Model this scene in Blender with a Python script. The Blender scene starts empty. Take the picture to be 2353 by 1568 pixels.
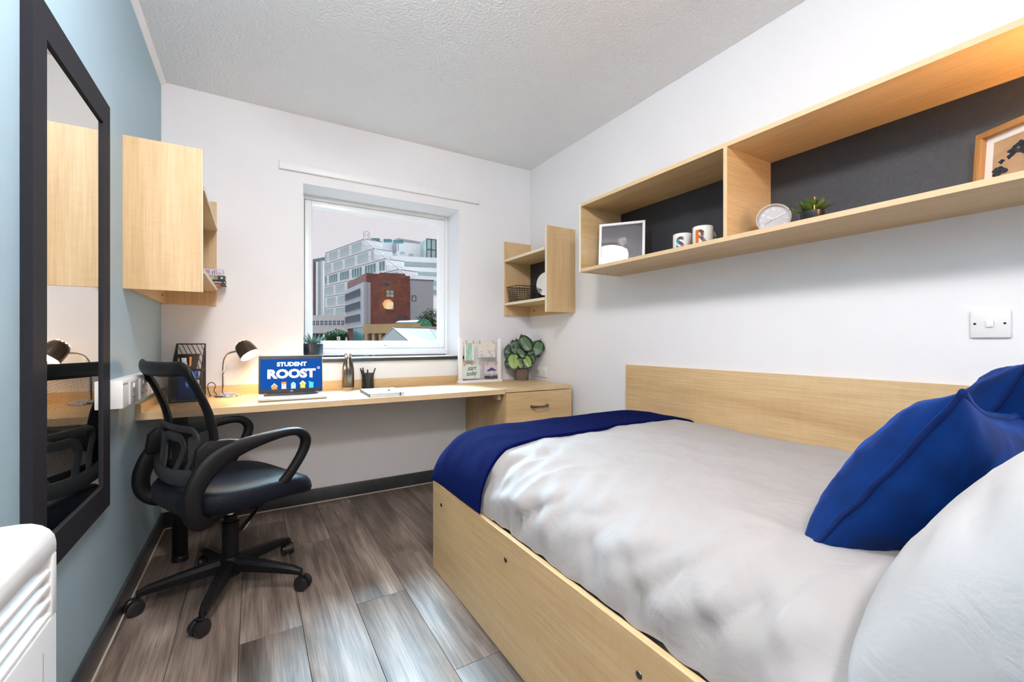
import bpy, bmesh, math, random
from mathutils import Vector, Matrix, noise
random.seed(7)
PI = math.pi
sc = bpy.context.scene
col = sc.collection

# ------------------------------------------------------------------ camera
cam = bpy.data.cameras.new('camera'); cam.sensor_width = 36.0; cam.lens = 15.238
cam.clip_start = 0.02; cam.clip_end = 1000
cam.shift_y = 1.0 / 2353
co = bpy.data.objects.new('camera', cam); col.objects.link(co)
YAW = math.radians(30.832)
co.location = (0, 0, 1.007); co.rotation_euler = (PI / 2, 0, -YAW)
sc.camera = co
# ------------------------------------------------------------------ world: pale overcast sky
w = bpy.data.worlds.new('overcast_sky'); sc.world = w; w.use_nodes = True
bgn = w.node_tree.nodes['Background']
bgn.inputs[0].default_value = (0.555, 0.535, 0.565, 1); bgn.inputs[1].default_value = 1.0
# ------------------------------------------------------------------ bright hazy daylight from beyond the houses
sl = bpy.data.lights.new('hazy_sun', 'SUN'); sl.energy = 24.0; sl.angle = math.radians(38); sl.color = (0.52, 0.80, 1.0)
so = bpy.data.objects.new('hazy_sun', sl); col.objects.link(so)
sd = Vector((-0.12, -1.0, -0.86)); so.rotation_euler = sd.to_track_quat('-Z', 'Y').to_euler(); so.location = (0.8, 30, 30)
# ------------------------------------------------------------------ exposure
vs = sc.view_settings
vs.view_transform = 'Standard'; vs.look = 'None'; vs.gamma = 1.0; vs.use_curve_mapping = False
vs.exposure = 0.50
CEIL_STRENGTH = 64.0; DESK_W = 7.0; SHELF_W = 9.5

# ------------------------------------------------------------------ materials
def nt(name):
    m = bpy.data.materials.new(name); m.use_nodes = True
    return m, m.node_tree.nodes, m.node_tree.links, m.node_tree.nodes['Principled BSDF']
def c4(c): return (c[0], c[1], c[2], 1)
def tex(N, L, scale, axis=None, detail=3, stretch=0.08, rough=.55, coord='Object', dist=0):
    tc = N.new('ShaderNodeTexCoord'); mp = N.new('ShaderNodeMapping'); n = N.new('ShaderNodeTexNoise')
    n.inputs['Scale'].default_value = scale; n.inputs['Detail'].default_value = detail
    n.inputs['Roughness'].default_value = rough; n.inputs['Distortion'].default_value = dist
    s = [1, 1, 1]
    if axis is not None: s[axis] = stretch
    mp.inputs['Scale'].default_value = s
    L.new(tc.outputs[coord], mp.inputs[0]); L.new(mp.outputs[0], n.inputs['Vector'])
    return n, mp
def ramp(N, L, src, stops):
    r = N.new('ShaderNodeValToRGB'); e = r.color_ramp.elements
    while len(e) < len(stops): e.new(0.5)
    for k, (p, c) in enumerate(stops): e[k].position = p; e[k].color = c4(c)
    L.new(src, r.inputs[0]); return r
def mixc(N, L, f, a, b, mode='MIX'):
    m = N.new('ShaderNodeMix'); m.data_type = 'RGBA'; m.blend_type = mode
    for sock, v in ((m.inputs[0], f), (m.inputs[6], a), (m.inputs[7], b)):
        if hasattr(v, 'links'): L.new(v, sock)
        elif isinstance(v, (int, float)): sock.default_value = v
        else: sock.default_value = c4(v)
    return m.outputs[2]
def mat(name, c, rough=.5, metal=0, var=.06, vscale=14, bump=0, bscale=300, **kw):
    m, N, L, b = nt(name)
    n, _ = tex(N, L, vscale)
    r = ramp(N, L, n.outputs[0], ((.3, [x * (1 - var) for x in c]), (.7, [min(1, x * (1 + var)) for x in c])))
    L.new(r.outputs[0], b.inputs['Base Color'])
    b.inputs['Roughness'].default_value = rough; b.inputs['Metallic'].default_value = metal
    if bump:
        n2, _ = tex(N, L, bscale, detail=2); bp = N.new('ShaderNodeBump')
        bp.inputs['Strength'].default_value = bump; bp.inputs['Distance'].default_value = .004
        L.new(n2.outputs[0], bp.inputs['Height']); L.new(bp.outputs[0], b.inputs['Normal'])
    for k, v in kw.items(): b.inputs[k.replace('_', ' ')].default_value = v
    return m
def wood(name, axis, lo, mid, hi, rough=.42):
    m, N, L, b = nt(name)
    n1, _ = tex(N, L, 5.0, axis, 4, .10, .6, dist=.6)
    n2, _ = tex(N, L, 130, axis, 2, .035)
    n3, mp3 = tex(N, L, 60, (axis + 1) % 3, 2, .25)
    ca = ramp(N, L, n1.outputs[0], ((.28, lo), (.5, mid), (.74, hi)))
    cb = ramp(N, L, n2.outputs[0], ((.3, (.80, .76, .70)), (.65, (1, 1, 1))))
    cc = ramp(N, L, n3.outputs[0], ((.25, (.93, .91, .88)), (.6, (1, 1, 1))))
    x = mixc(N, L, .7, ca.outputs[0], cb.outputs[0], 'MULTIPLY')
    x = mixc(N, L, .6, x, cc.outputs[0], 'MULTIPLY')
    L.new(x, b.inputs['Base Color']); b.inputs['Roughness'].default_value = rough
    return m
MAP = ((.55, .36, .165), (.67, .47, .25), (.75, .565, .335))
MAPLE = [wood('maple_%s' % 'xyz'[a], a, *MAP) for a in range(3)]
EDGE = mat('maple_edge', (.64, .46, .26), .5, var=.03, vscale=40)
EDGEP = mat('pale_lipping', (.72, .64, .48), .5, var=.02, vscale=40)
WHITE = mat('white_paint', (.80, .79, .80), .6, var=.012, vscale=3, bump=.03, bscale=160)
BLUEW = mat('blue_grey_paint', (.325, .455, .535), .5, var=.015, vscale=3, bump=.03, bscale=160)
TRIMW = mat('white_gloss_trim', (.82, .82, .82), .4, var=.01)
UPVC = mat('white_upvc', (.82, .83, .84), .28, var=.01)
DGREY = mat('charcoal_gloss_paint', (.035, .038, .042), .35, var=.2, vscale=9)
CAULK = mat('beige_sealant', (.52, .46, .38), .6)
DPANEL = mat('charcoal_back_panel', (.022, .024, .030), .48, var=.2, vscale=120, bump=.25, bscale=500)
BLK = mat('black_plastic', (.006, .006, .007), .48, var=.2, vscale=120, bump=.12, bscale=700, Specular_IOR_Level=.2)
BLKS = mat('black_smooth', (.010, .010, .011), .3)
BLKW = mat('black_wire', (.010, .010, .010), .45)
WPL = mat('white_plastic', (.78, .77, .76), .35, var=.01)
CHROME = mat('chrome', (.82, .82, .84), .06, 1.0, var=.02)
STEEL = mat('brushed_steel', (.62, .60, .58), .28, 1.0, var=.08)
GUN = mat('gunmetal', (.16, .145, .135), .22, 1.0, var=.1)
PEWTER = mat('pewter', (.20, .18, .15), .35, 1.0)
RUBBER = mat('dark_rubber', (.015, .015, .016), .6)
PRINTK = mat('black_print', (.01, .01, .01), .6)
PRINTW = mat('white_print', (.85, .85, .85), .6)
PRINTR = mat('red_print', (.45, .03, .06), .6)
def emit(name, c, s):
    m, N, L, b = nt(name)
    n, _ = tex(N, L, 3); r = ramp(N, L, n.outputs[0], ((.2, c), (.8, [min(1, x * 1.01) for x in c])))
    L.new(r.outputs[0], b.inputs['Emission Color']); b.inputs['Emission Strength'].default_value = s
    b.inputs['Base Color'].default_value = (0, 0, 0, 1); b.inputs['Roughness'].default_value = .5; b.inputs['Specular IOR Level'].default_value = .08
    return m
def glass(name, refl=.06, tint=(1, 1, 1)):
    m, N, L, b = nt(name); N.remove(b)
    t = N.new('ShaderNodeBsdfTransparent'); g = N.new('ShaderNodeBsdfGlossy'); mx = N.new('ShaderNodeMixShader')
    n, _ = tex(N, L, 2); r = ramp(N, L, n.outputs[0], ((.2, tint), (.8, [x * .985 for x in tint]))); L.new(r.outputs[0], t.inputs[0])
    g.inputs['Roughness'].default_value = .01; mx.inputs[0].default_value = refl
    L.new(t.outputs[0], mx.inputs[1]); L.new(g.outputs[0], mx.inputs[2])
    L.new(mx.outputs[0], N['Material Output'].inputs[0]); return m
GLASS = glass('window_glass', .008)
PGLASS = glass('picture_glass', .035)
MIRROR = mat('mirror_silver', (.80, .80, .76), .01, 1.0, var=.0)

# ceiling: stippled artex
def ceiling_mat():
    m, N, L, b = nt('artex_ceiling')
    n, _ = tex(N, L, 78, detail=3, rough=.5); bp = N.new('ShaderNodeBump')
    bp.inputs['Strength'].default_value = .45; bp.inputs['Distance'].default_value = .007
    r0 = ramp(N, L, n.outputs[0], ((.38, (0, 0, 0)), (.62, (1, 1, 1))))
    L.new(r0.outputs[0], bp.inputs['Height']); L.new(bp.outputs[0], b.inputs['Normal'])
    b.inputs['Base Color'].default_value = (.86, .865, .885, 1); b.inputs['Roughness'].default_value = .8
    return m
CEILM = ceiling_mat()
def floor_mat():
    m, N, L, b = nt('grey_oak_plank')
    oi = N.new('ShaderNodeObjectInfo')
    tc = N.new('ShaderNodeTexCoord'); add = N.new('ShaderNodeVectorMath'); add.operation = 'ADD'
    mul = N.new('ShaderNodeVectorMath'); mul.operation = 'SCALE'; mul.inputs['Scale'].default_value = 40
    cmb = N.new('ShaderNodeCombineXYZ')
    for k in range(3): L.new(oi.outputs['Random'], cmb.inputs[k])
    L.new(cmb.outputs[0], mul.inputs[0]); L.new(tc.outputs['Object'], add.inputs[0]); L.new(mul.outputs[0], add.inputs[1])
    def nz(scale, st, det, dist=0):
        mp = N.new('ShaderNodeMapping'); mp.inputs['Scale'].default_value = (1, st, 1)
        n = N.new('ShaderNodeTexNoise'); n.inputs['Scale'].default_value = scale; n.inputs['Detail'].default_value = det
        n.inputs['Distortion'].default_value = dist
        L.new(add.outputs[0], mp.inputs[0]); L.new(mp.outputs[0], n.inputs['Vector']); return n
    a = nz(9, .16, 5, .7); f = nz(230, .022, 4, 0); k = nz(4.2, .45, 5, .5)
    g = nz(42, .07, 6, .35)
    cg = ramp(N, L, g.outputs[0], ((.36, (.55, .51, .48)), (.56, (1.08, 1.07, 1.06))))
    ca = ramp(N, L, a.outputs[0], ((.25, (.075, .056, .045)), (.48, (.185, .142, .115)), (.72, (.30, .245, .205))))
    cf = ramp(N, L, f.outputs[0], ((.32, (.50, .48, .46)), (.62, (1.08, 1.08, 1.08))))
    ck = ramp(N, L, k.outputs[0], ((.30, (.42, .37, .33)), (.44, (1, 1, 1))))
    x = mixc(N, L, .75, ca.outputs[0], cf.outputs[0], 'MULTIPLY'); x = mixc(N, L, .85, x, ck.outputs[0], 'MULTIPLY'); x = mixc(N, L, .8, x, cg.outputs[0], 'MULTIPLY')
    hs = N.new('ShaderNodeHueSaturation'); mr = N.new('ShaderNodeMapRange'); mr.inputs[3].default_value = .85; mr.inputs[4].default_value = 1.25
    L.new(oi.outputs['Random'], mr.inputs[0]); L.new(mr.outputs[0], hs.inputs['Value']); L.new(x, hs.inputs['Color'])
    L.new(hs.outputs[0], b.inputs['Base Color']); b.inputs['Roughness'].default_value = .54
    b.inputs['Specular IOR Level'].default_value = .6
    bp = N.new('ShaderNodeBump'); bp.inputs['Strength'].default_value = .12; bp.inputs['Distance'].default_value = .003
    L.new(f.outputs[0], bp.inputs['Height']); L.new(bp.outputs[0], b.inputs['Normal'])
    return m
FLOORM = floor_mat()

# ------------------------------------------------------------------ mesh builder
class B:
    def __init__(s): s.bm = bmesh.new(); s.uv = s.bm.loops.layers.uv.new('UVMap')
    def box(s, x0, x1, y0, y1, z0, z1, bev=0, M=None, mi=0):
        r = bmesh.ops.create_cube(s.bm, size=1.0); vs_ = r['verts']
        for v in vs_: v.co = Vector(((x0 + x1) / 2 + v.co.x * (x1 - x0), (y0 + y1) / 2 + v.co.y * (y1 - y0), (z0 + z1) / 2 + v.co.z * (z1 - z0)))
        if M: bmesh.ops.transform(s.bm, matrix=M, verts=vs_)
        fs = {f for v in vs_ for f in v.link_faces}
        for f in fs: f.material_index = mi
        if bev:
            es = list({e for v in vs_ for e in v.link_edges})
            bmesh.ops.bevel(s.bm, geom=es, offset=bev, segments=2, affect='EDGES', profile=.5)
        return s
    def poly(s, pts, mi=0):
        f = s.bm.faces.new([s.bm.verts.new(p) for p in pts]); f.material_index = mi; return s
    def rings(s, rs, closed=True, cap0=True, cap1=True, mi=0, loop=False):
        R = [[s.bm.verts.new(p) for p in r] for r in rs]; n = len(R[0]); m = len(R)
        for i in range(m if loop else m - 1):
            a, b = R[i], R[(i + 1) % m]
            for j in range(n if closed else n - 1):
                k = (j + 1) % n
                f = s.bm.faces.new((a[j], a[k], b[k], b[j])); f.material_index = mi
                us = (j / n, (j + 1) / n); vv = (i / max(1, m - 1), (i + 1) / max(1, m - 1))
                for lp, uvv in zip(f.loops, ((us[0], vv[0]), (us[1], vv[0]), (us[1], vv[1]), (us[0], vv[1]))): lp[s.uv].uv = uvv
        if not loop and closed:
            if cap0: s.bm.faces.new(R[0][::-1]).material_index = mi
            if cap1: s.bm.faces.new(R[-1]).material_index = mi
        return s
    def lathe(s, prof, c=(0, 0, 0), seg=24, M=None, cap0=True, cap1=True, mi=0):
        c = Vector(c); rs = []
        for r, z in prof:
            ring = [Vector((max(r, 1e-5) * math.cos(2 * PI * j / seg), max(r, 1e-5) * math.sin(2 * PI * j / seg), z)) for j in range(seg)]
            rs.append([(M @ p if M else p) + c for p in ring])
        return s.rings(rs, True, cap0, cap1, mi)
    def cyl(s, p0, p1, r0, r1=None, seg=12, mi=0):
        p0, p1 = Vector(p0), Vector(p1); q = (p1 - p0).to_track_quat('Z', 'Y').to_matrix()
        r1 = r0 if r1 is None else r1
        rs = [[p + q @ Vector((r * math.cos(2 * PI * j / seg), r * math.sin(2 * PI * j / seg), 0)) for j in range(seg)] for p, r in ((p0, r0), (p1, r1))]
        return s.rings(rs, mi=mi)
    def tube(s, pts, r, seg=8, loop=False, up=(0, 0, 1), mi=0):
        """r: radius, or list of (a,b) half sizes per point (a sideways, b along up)"""
        P = [Vector(p) for p in pts]; n = len(P); rs = []; up = Vector(up)
        for i, p in enumerate(P):
            a = P[(i - 1) % n] if loop or i > 0 else P[i]; b = P[(i + 1) % n] if loop or i < n - 1 else P[i]
            t = (b - a).normalized(); x = t.cross(up)
            if x.length < 1e-3: x = t.cross(Vector((1, 0, 0)))
            x.normalize(); y = x.cross(t)
            ra, rb = (r[i] if isinstance(r, list) else (r, r))
            rs.append([p + x * ra * math.cos(2 * PI * j / seg) + y * rb * math.sin(2 * PI * j / seg) for j in range(seg)])
        return s.rings(rs, loop=loop, mi=mi)
    def grid(s, fn, nu, nv, mi=0, flip=False):
        V = [[s.bm.verts.new(fn(i / nu, j / nv)) for j in range(nv + 1)] for i in range(nu + 1)]
        for i in range(nu):
            for j in range(nv):
                q = [(i, j), (i + 1, j), (i + 1, j + 1), (i, j + 1)]
                if flip: q = q[::-1]
                f = s.bm.faces.new([V[a][b] for a, b in q]); f.material_index = mi
                for lp, (a, b) in zip(f.loops, q): lp[s.uv].uv = (a / nu, b / nv)
        return V
    def prism(s, pts, ax, a0, a1, bev=0, mi=0):
        """polygon pts (2d) extruded along axis ax from a0 to a1; 2d order is the two other axes ascending"""
        def mk(p, a):
            q = [p[0], p[1]]; q.insert(ax, a); return q
        A = [s.bm.verts.new(mk(p, a0)) for p in pts]; C = [s.bm.verts.new(mk(p, a1)) for p in pts]; n = len(pts)
        fs = [s.bm.faces.new(A), s.bm.faces.new(C[::-1])]
        for j in range(n): fs.append(s.bm.faces.new((A[(j + 1) % n], A[j], C[j], C[(j + 1) % n])))
        for f in fs: f.material_index = mi
        bmesh.ops.recalc_face_normals(s.bm, faces=fs)
        if bev:
            es = list({e for f in fs for e in f.edges})
            bmesh.ops.bevel(s.bm, geom=es, offset=bev, segments=2, affect='EDGES', profile=.5)
        return s
    def sphere(s, c, r, seg=16, sz=(1, 1, 1), mi=0):
        re = bmesh.ops.create_uvsphere(s.bm, u_segments=seg, v_segments=seg // 2 + 1, radius=r)
        for v in re['verts']: v.co = Vector((v.co.x * sz[0], v.co.y * sz[1], v.co.z * sz[2])) + Vector(c)
        for f in {f for v in re['verts'] for f in v.link_faces}: f.material_index = mi
        return s
    def merge(s, d=1e-5): bmesh.ops.remove_doubles(s.bm, verts=s.bm.verts, dist=d); return s
    def o(s, name, mats, parent=None, smooth=40, recalc=True):
        if recalc: bmesh.ops.recalc_face_normals(s.bm, faces=s.bm.faces)
        me = bpy.data.meshes.new(name); s.bm.to_mesh(me); s.bm.free()
        return put(name, me, mats, parent, smooth)
LOCAL = set()
def base_of(p):
    while p.parent: p = p.parent
    return p
def put(name, me, mats, parent=None, smooth=40):
    for m in (mats if isinstance(mats, (list, tuple)) else [mats]): me.materials.append(m)
    if smooth:
        me.shade_smooth(); me.set_sharp_from_angle(angle=math.radians(smooth))
    ob = bpy.data.objects.new(name, me); col.objects.link(ob)
    if parent:
        ob.parent = parent; r = base_of(parent)
        if r.name not in LOCAL: me.transform(Matrix.Translation(-r.location))
    else:
        vs_ = [v.co for v in me.vertices]
        c = Vector(((min(v.x for v in vs_) + max(v.x for v in vs_)) / 2, (min(v.y for v in vs_) + max(v.y for v in vs_)) / 2, min(v.z for v in vs_)))
        me.transform(Matrix.Translation(-c)); ob.location = c
    return ob
def root(name, label, cat, loc, rotz=None, group=None):
    e = bpy.data.objects.new(name, None); col.objects.link(e); e.location = loc; e.empty_display_size = .05
    if rotz is not None: e.rotation_euler = (0, 0, rotz); LOCAL.add(e.name)
    return tag(e, label, cat, group)
def tag(o, label, cat, group=None):
    o['label'] = label; o['category'] = cat
    if group: o['group'] = group
    return o
def struct(o): o['kind'] = 'structure'; return o
def dup(o, parent, M):
    c = o.copy(); col.objects.link(c); c.parent = parent; c.matrix_local = M; return c
def text(body, size, name, m, parent, M, ext=.0003, off=0, align='CENTER', sx=1, shear=0):
    cu = bpy.data.curves.new('t', 'FONT'); cu.body = body; cu.size = size; cu.extrude = ext; cu.offset = off
    cu.align_x = align; cu.shear = shear; cu.resolution_u = 3
    t = bpy.data.objects.new('t', cu); col.objects.link(t)
    dg = bpy.context.evaluated_depsgraph_get(); me = bpy.data.meshes.new_from_object(t.evaluated_get(dg))
    bpy.data.objects.remove(t); bpy.data.curves.remove(cu)
    me.transform(M @ Matrix.Diagonal((sx, 1, 1, 1)))
    me.materials.clear()
    return put(name, me, m, parent, 0)
def frame(o, x, y):   # matrix with origin o, local x, local y axes
    x = Vector(x).normalized(); y = Vector(y); z = x.cross(y).normalized(); y = z.cross(x)
    return Matrix.Translation(Vector(o)) @ Matrix((x, y, z)).transposed().to_4x4()
def fbm(x, y, z=0, s=1): return noise.fractal(Vector((x * s, y * s, z)), 1.0, 2.0, 3)

XL, XR, YB, YF, ZC = -.424, 1.937, 2.96, -1.35, 2.40
# ================================================================== ROOM
fl = struct(B().box(XL - .02, XR + .02, YF - .02, YB + .02, -.12, -.008).o('floor', mat('floor_joint', (.03, .025, .022), .7), smooth=0))
joints = {0: [1.45, 2.6], 1: [1.45, 2.55], 2: [1.70, 2.75], 3: [1.05, 2.38], 4: [1.73, 2.85], 5: [1.23, 2.02], 6: [1.6]}
x0 = -.23 - .19; k = 0
while x0 < XR:
    xa, xb = max(x0, XL), min(x0 + .19, XR)
    js = joints.get(k, [1.1 + .37 * (k % 4)])
    ys = sorted({YF, YB} | set(js) | {j for b_ in js[:1] for j in (b_ - 1.25, b_ - 2.5) if j > YF + .1})
    for a, b_ in zip(ys, ys[1:]):
        B().box(xa + .0007, xb - .0007, a + .0007, b_ - .0007, -.008, 0, .0009).o('plank', FLOORM, fl, 30)
    x0 += .19; k += 1
struct(B().box(XL - .1, XR + .1, YF - .1, YB + .26, ZC, ZC + .1).o('ceiling', CEILM, smooth=0))
struct(B().box(XL - .1, XL, YF - .1, YB, -.1, ZC).o('wall_left', BLUEW, smooth=0))
struct(B().box(XR, XR + .1, YF - .1, YB, -.1, ZC).o('wall_right', WHITE, smooth=0))
struct(B().box(XL, XR, YF - .1, YF, -.1, ZC).o('wall_front', WHITE, smooth=0))
WX0, WX1, WZ0, WZ1, WY = .265, 1.312, .898, 1.985, 3.18
bw = B()
bw.box(XL - .1, WX0, YB, YB + .26, -.1, ZC).box(WX1, XR + .1, YB, YB + .26, -.1, ZC)
bw.box(WX0, WX1, YB, YB + .26, -.1, WZ0).box(WX0, WX1, YB, YB + .26, WZ1, ZC)
struct(bw.merge().o('wall_back', WHITE, smooth=0))
for nm, a in (('baseboard_left', (XL, XL + .014, YF, YB)), ('baseboard_right', (XR - .014, XR, YF, YB)), ('baseboard_back', (XL + .014, XR - .014, YB - .014, YB)), ('baseboard_front', (XL + .014, XR - .014, YF, YF + .014))):
    bb = struct(B().box(*a, 0, .088, .004).o(nm, DGREY))
    e = [a[0], a[1], a[2], a[3]]
    if nm == 'baseboard_left': e = [XL + .014, XL + .019, YF, YB - .02]
    if nm == 'baseboard_back': e = [XL + .02, XR - .02, YB - .019, YB - .014]
    if nm in ('baseboard_left', 'baseboard_back'): B().box(*e, 0, .006).o('sealant_bead', CAULK, bb, 0)
struct(B().box(.133, 1.465, YB - .022, YB, 2.047, 2.098, .002).o('trim_1', TRIMW))
struct(B().prism([(XL, ZC), (XL + .022, ZC), (XL + .012, ZC - .010), (XL, ZC - .02)], 1, YF, YB).o('trim_2', TRIMW, smooth=0))

# window (frame, sash, pane, handle) ----------------------------------------
wn = bpy.data.objects.new('window_1', None); col.objects.link(wn); wn.location = ((WX0 + WX1) / 2, WY, WZ0); struct(wn)
def ringframe(b, x0, x1, z0, z1, wl, wr, wb, wt, y0, y1, bev=.003):
    b.box(x0, x0 + wl, y0, y1, z0, z1, bev).box(x1 - wr, x1, y0, y1, z0, z1, bev)
    b.box(x0 + wl, x1 - wr, y0, y1, z0, z0 + wb, bev).box(x0 + wl, x1 - wr, y0, y1, z1 - wt, z1, bev)
    return b
ringframe(B(), WX0, WX1, WZ0 + .012, WZ1, .026, .026, .046, .03, WY, WY + .06).o('frame', UPVC, wn)
ringframe(B(), WX0 + .022, WX1 - .022, WZ0 + .054, WZ1 - .026, .012, .012, .004, .004, WY + .012, WY + .05, 0).o('gasket', RUBBER, wn)
sx0, sx1, sz0, sz1 = WX0 + .029, WX1 - .029, WZ0 + .06, WZ1 - .033
sa = ringframe(B(), sx0, sx1, sz0, sz1, .040, .046, .044, .042, WY - .004, WY + .05).o('sash', UPVC, wn)
# bevelled glazing beads
gb = B()
gx0, gx1, gz0, gz1 = sx0 + .040, sx1 - .046, sz0 + .044, sz1 - .042
for (p, q, n_) in (((gx0, gz0), (gx0, gz1), (1, 0)), ((gx1, gz1), (gx1, gz0), (-1, 0)), ((gx1, gz0), (gx0, gz0), (0, 1)), ((gx0, gz1), (gx1, gz1), (0, -1))):
    a, c = Vector((p[0], 0, p[1])), Vector((q[0], 0, q[1])); n3 = Vector((n_[0], 0, n_[1])); e = (c - a).normalized() * .010
    gb.poly([a + Vector((0, WY, 0)), c + Vector((0, WY, 0)), c + n3 * .010 - e + Vector((0, WY + .02, 0)), a + n3 * .010 + e + Vector((0, WY + .02, 0))])
gb.o('glazing_bead', UPVC, sa, 0, recalc=False)
B().box(gx0, gx1, WY + .024, WY + .030, gz0, gz1).o('pane', GLASS, wn, 0)
hx = .83
hd = B().box(hx - .02, hx + .035, WY - .014, WY - .003, sz0 + .010, sz0 + .030, .006)
hd.tube([(hx + .005, WY - .016, sz0 + .02), (hx + .01, WY - .028, sz0 + .02), (hx + .03, WY - .032, sz0 + .021), (hx + .14, WY - .030, sz0 + .02)], [(.008, .008), (.009, .009), (.009, .008), (.006, .006)], 10)
hd = hd.o('handle', WPL, wn)
B().cyl((hx - .009, WY - .0155, sz0 + .02), (hx - .009, WY - .012, sz0 + .02), .0035).o('lock', BLKS, hd)
ws = B().box(WX0 - .02, WX1 + .03, YB - .022, YB, WZ0 - .022, WZ0 + .002, .002)
ws = ws.o('window_board_edge', DGREY, wn)
B().box(WX0, WX1, YB, WY + .01, WZ0 - .006, WZ0 + .003).o('window_board', UPVC, wn)

# ceiling light, and an added fill light out of view behind the camera -------------------------------------------------------------
LX, LY = .20, 1.02
OPAL = [emit('opal_diffuser', (1.0, .965, .975), CEIL_STRENGTH), emit('opal_diffuser_added_fill', (1.0, .965, .975), CEIL_STRENGTH * 1.75)]
for qx_, qy_, lab in ((LX, LY, 'round opal ceiling light over the floor between chair and bed'), (-.02, -.72, 'added opal fill light on the ceiling, unseen at the entrance end of the room')):
    cl = root('ceiling_light', lab, 'ceiling light', (qx_, qy_, ZC), group='ceiling lights')
    B().lathe([(.165, 0), (.165, -.018), (.155, -.02)], (qx_, qy_, ZC), 40).o('base_ring', WPL, cl)
    B().lathe([(.155, -.012), (.160, -.05), (.152, -.085), (.125, -.108), (.07, -.120), (.0, -.124)], (qx_, qy_, ZC), 40).o('diffuser', OPAL[qy_ < 0], cl)

# ================================================================== MIRROR (left wall)
my0, my1, mz0, mz1 = 1.319, 1.900, .471, 1.775; mx = XL + .020
mr = root('wall_mirror', 'tall wall mirror in a wide matt charcoal frame on the blue wall', 'mirror', (XL, (my0 + my1) / 2, mz0))
MFR = mat('charcoal_frame', (.022, .022, .027), .6, var=.1, vscale=200, bump=.1, bscale=900, Specular_IOR_Level=.06)
fw, fh = .074, .079
for nm, q in (('frame_rail', [(my0, mz1), (my1, mz1), (my1 - fw, mz1 - fh), (my0 + fw, mz1 - fh)]), ('frame_rail', [(my0, mz0), (my1, mz0), (my1 - fw, mz0 + fh), (my0 + fw, mz0 + fh)]),
              ('frame_stile', [(my0, mz0), (my0, mz1), (my0 + fw, mz1 - fh), (my0 + fw, mz0 + fh)]), ('frame_stile', [(my1, mz0), (my1, mz1), (my1 - fw, mz1 - fh), (my1 - fw, mz0 + fh)])):
    B().prism(q, 0, XL + .001, mx).o(nm, MFR, mr, 0)
B().box(XL + .002, mx - .006, my0 + fw - .002, my1 - fw + .002, mz0 + fh - .002, mz1 - fh + .002).o('mirror_glass', MIRROR, mr, 0)

# ================================================================== PANEL HEATER
HW = mat('heater_white', (.82, .84, .85), .3, var=.01)
hx0, hx1, hy0, hy1, hz0, hz1 = XL + .018, -.302, .42, 1.085, .17, .690
ht = root('panel_heater', 'white slim panel heater with a louvred grille on the blue wall', 'heater', (hx0, (hy0 + hy1) / 2, hz0))
prof = [(hx0, hz0), (hx1 - .01, hz0), (hx1, hz0 + .015), (hx1, hz1 - .16)]
body = B()
body.prism([(hx0, hz0), (hx1 - .012, hz0), (hx1, hz0 + .02), (hx1, hz1 - .165), (hx0, hz1 - .165)], 1, hy0, hy1, .004)
# top cap with rounded front shoulder
cap = [(hx0, hz1 - .045)] + [(hx1 - .045 + .045 * math.sin(t * PI / 2 / 5), hz1 - .04 + .04 * math.cos(t * PI / 2 / 5)) for t in range(6)] + [(hx1, hz1 - .058), (hx1 - .03, hz1 - .058), (hx0, hz1 - .058)]
cap[0] = (hx0, hz1); cap = cap[:-1] + [(hx0, hz1 - .058)]
body.prism(cap, 1, hy0, hy1, .003)
body.box(hx0, hx1, hy1 - .022, hy1, hz1 - .166, hz1 - .056, .003).box(hx0, hx1, hy0, hy0 + .022, hz1 - .166, hz1 - .056, .003)
body = body.o('casing', HW, ht)
B().box(hx0 + .01, hx1 - .03, hy0 + .02, hy1 - .02, hz1 - .17, hz1 - .05).o('grille_cavity', mat('cavity_dark', (.02, .02, .022), .7), ht, 0)
for i in range(4):
    z = hz1 - .078 - i * .025
    B().prism([(hx1 - .028, z + .012), (hx1 - .002, z - .004), (hx1 - .002, z - .010), (hx1 - .028, z + .005)], 1, hy0 + .018, hy1 - .018).o('louvre', HW, ht, 0)
for i in range(6): B().box(hx1 - .001, hx1 + .0007, hy1 - .062 - i * .07, hy1 - .060 - i * .07, hz0 + .05, hz1 - .205).o('groove', mat('groove_grey', (.40, .36, .36), .5), ht, 0)
B().box(XL, hx0 + .002, hy0 + .08, hy1 - .1, hz0 + .1, hz1 - .07).o('wall_bracket', WPL, ht, 0)
B().box(hx0 + .004, hx0 + .050, .70, .93, hz1 - .001, hz1 + .016, .006).o('control_box', WPL, ht)

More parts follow.
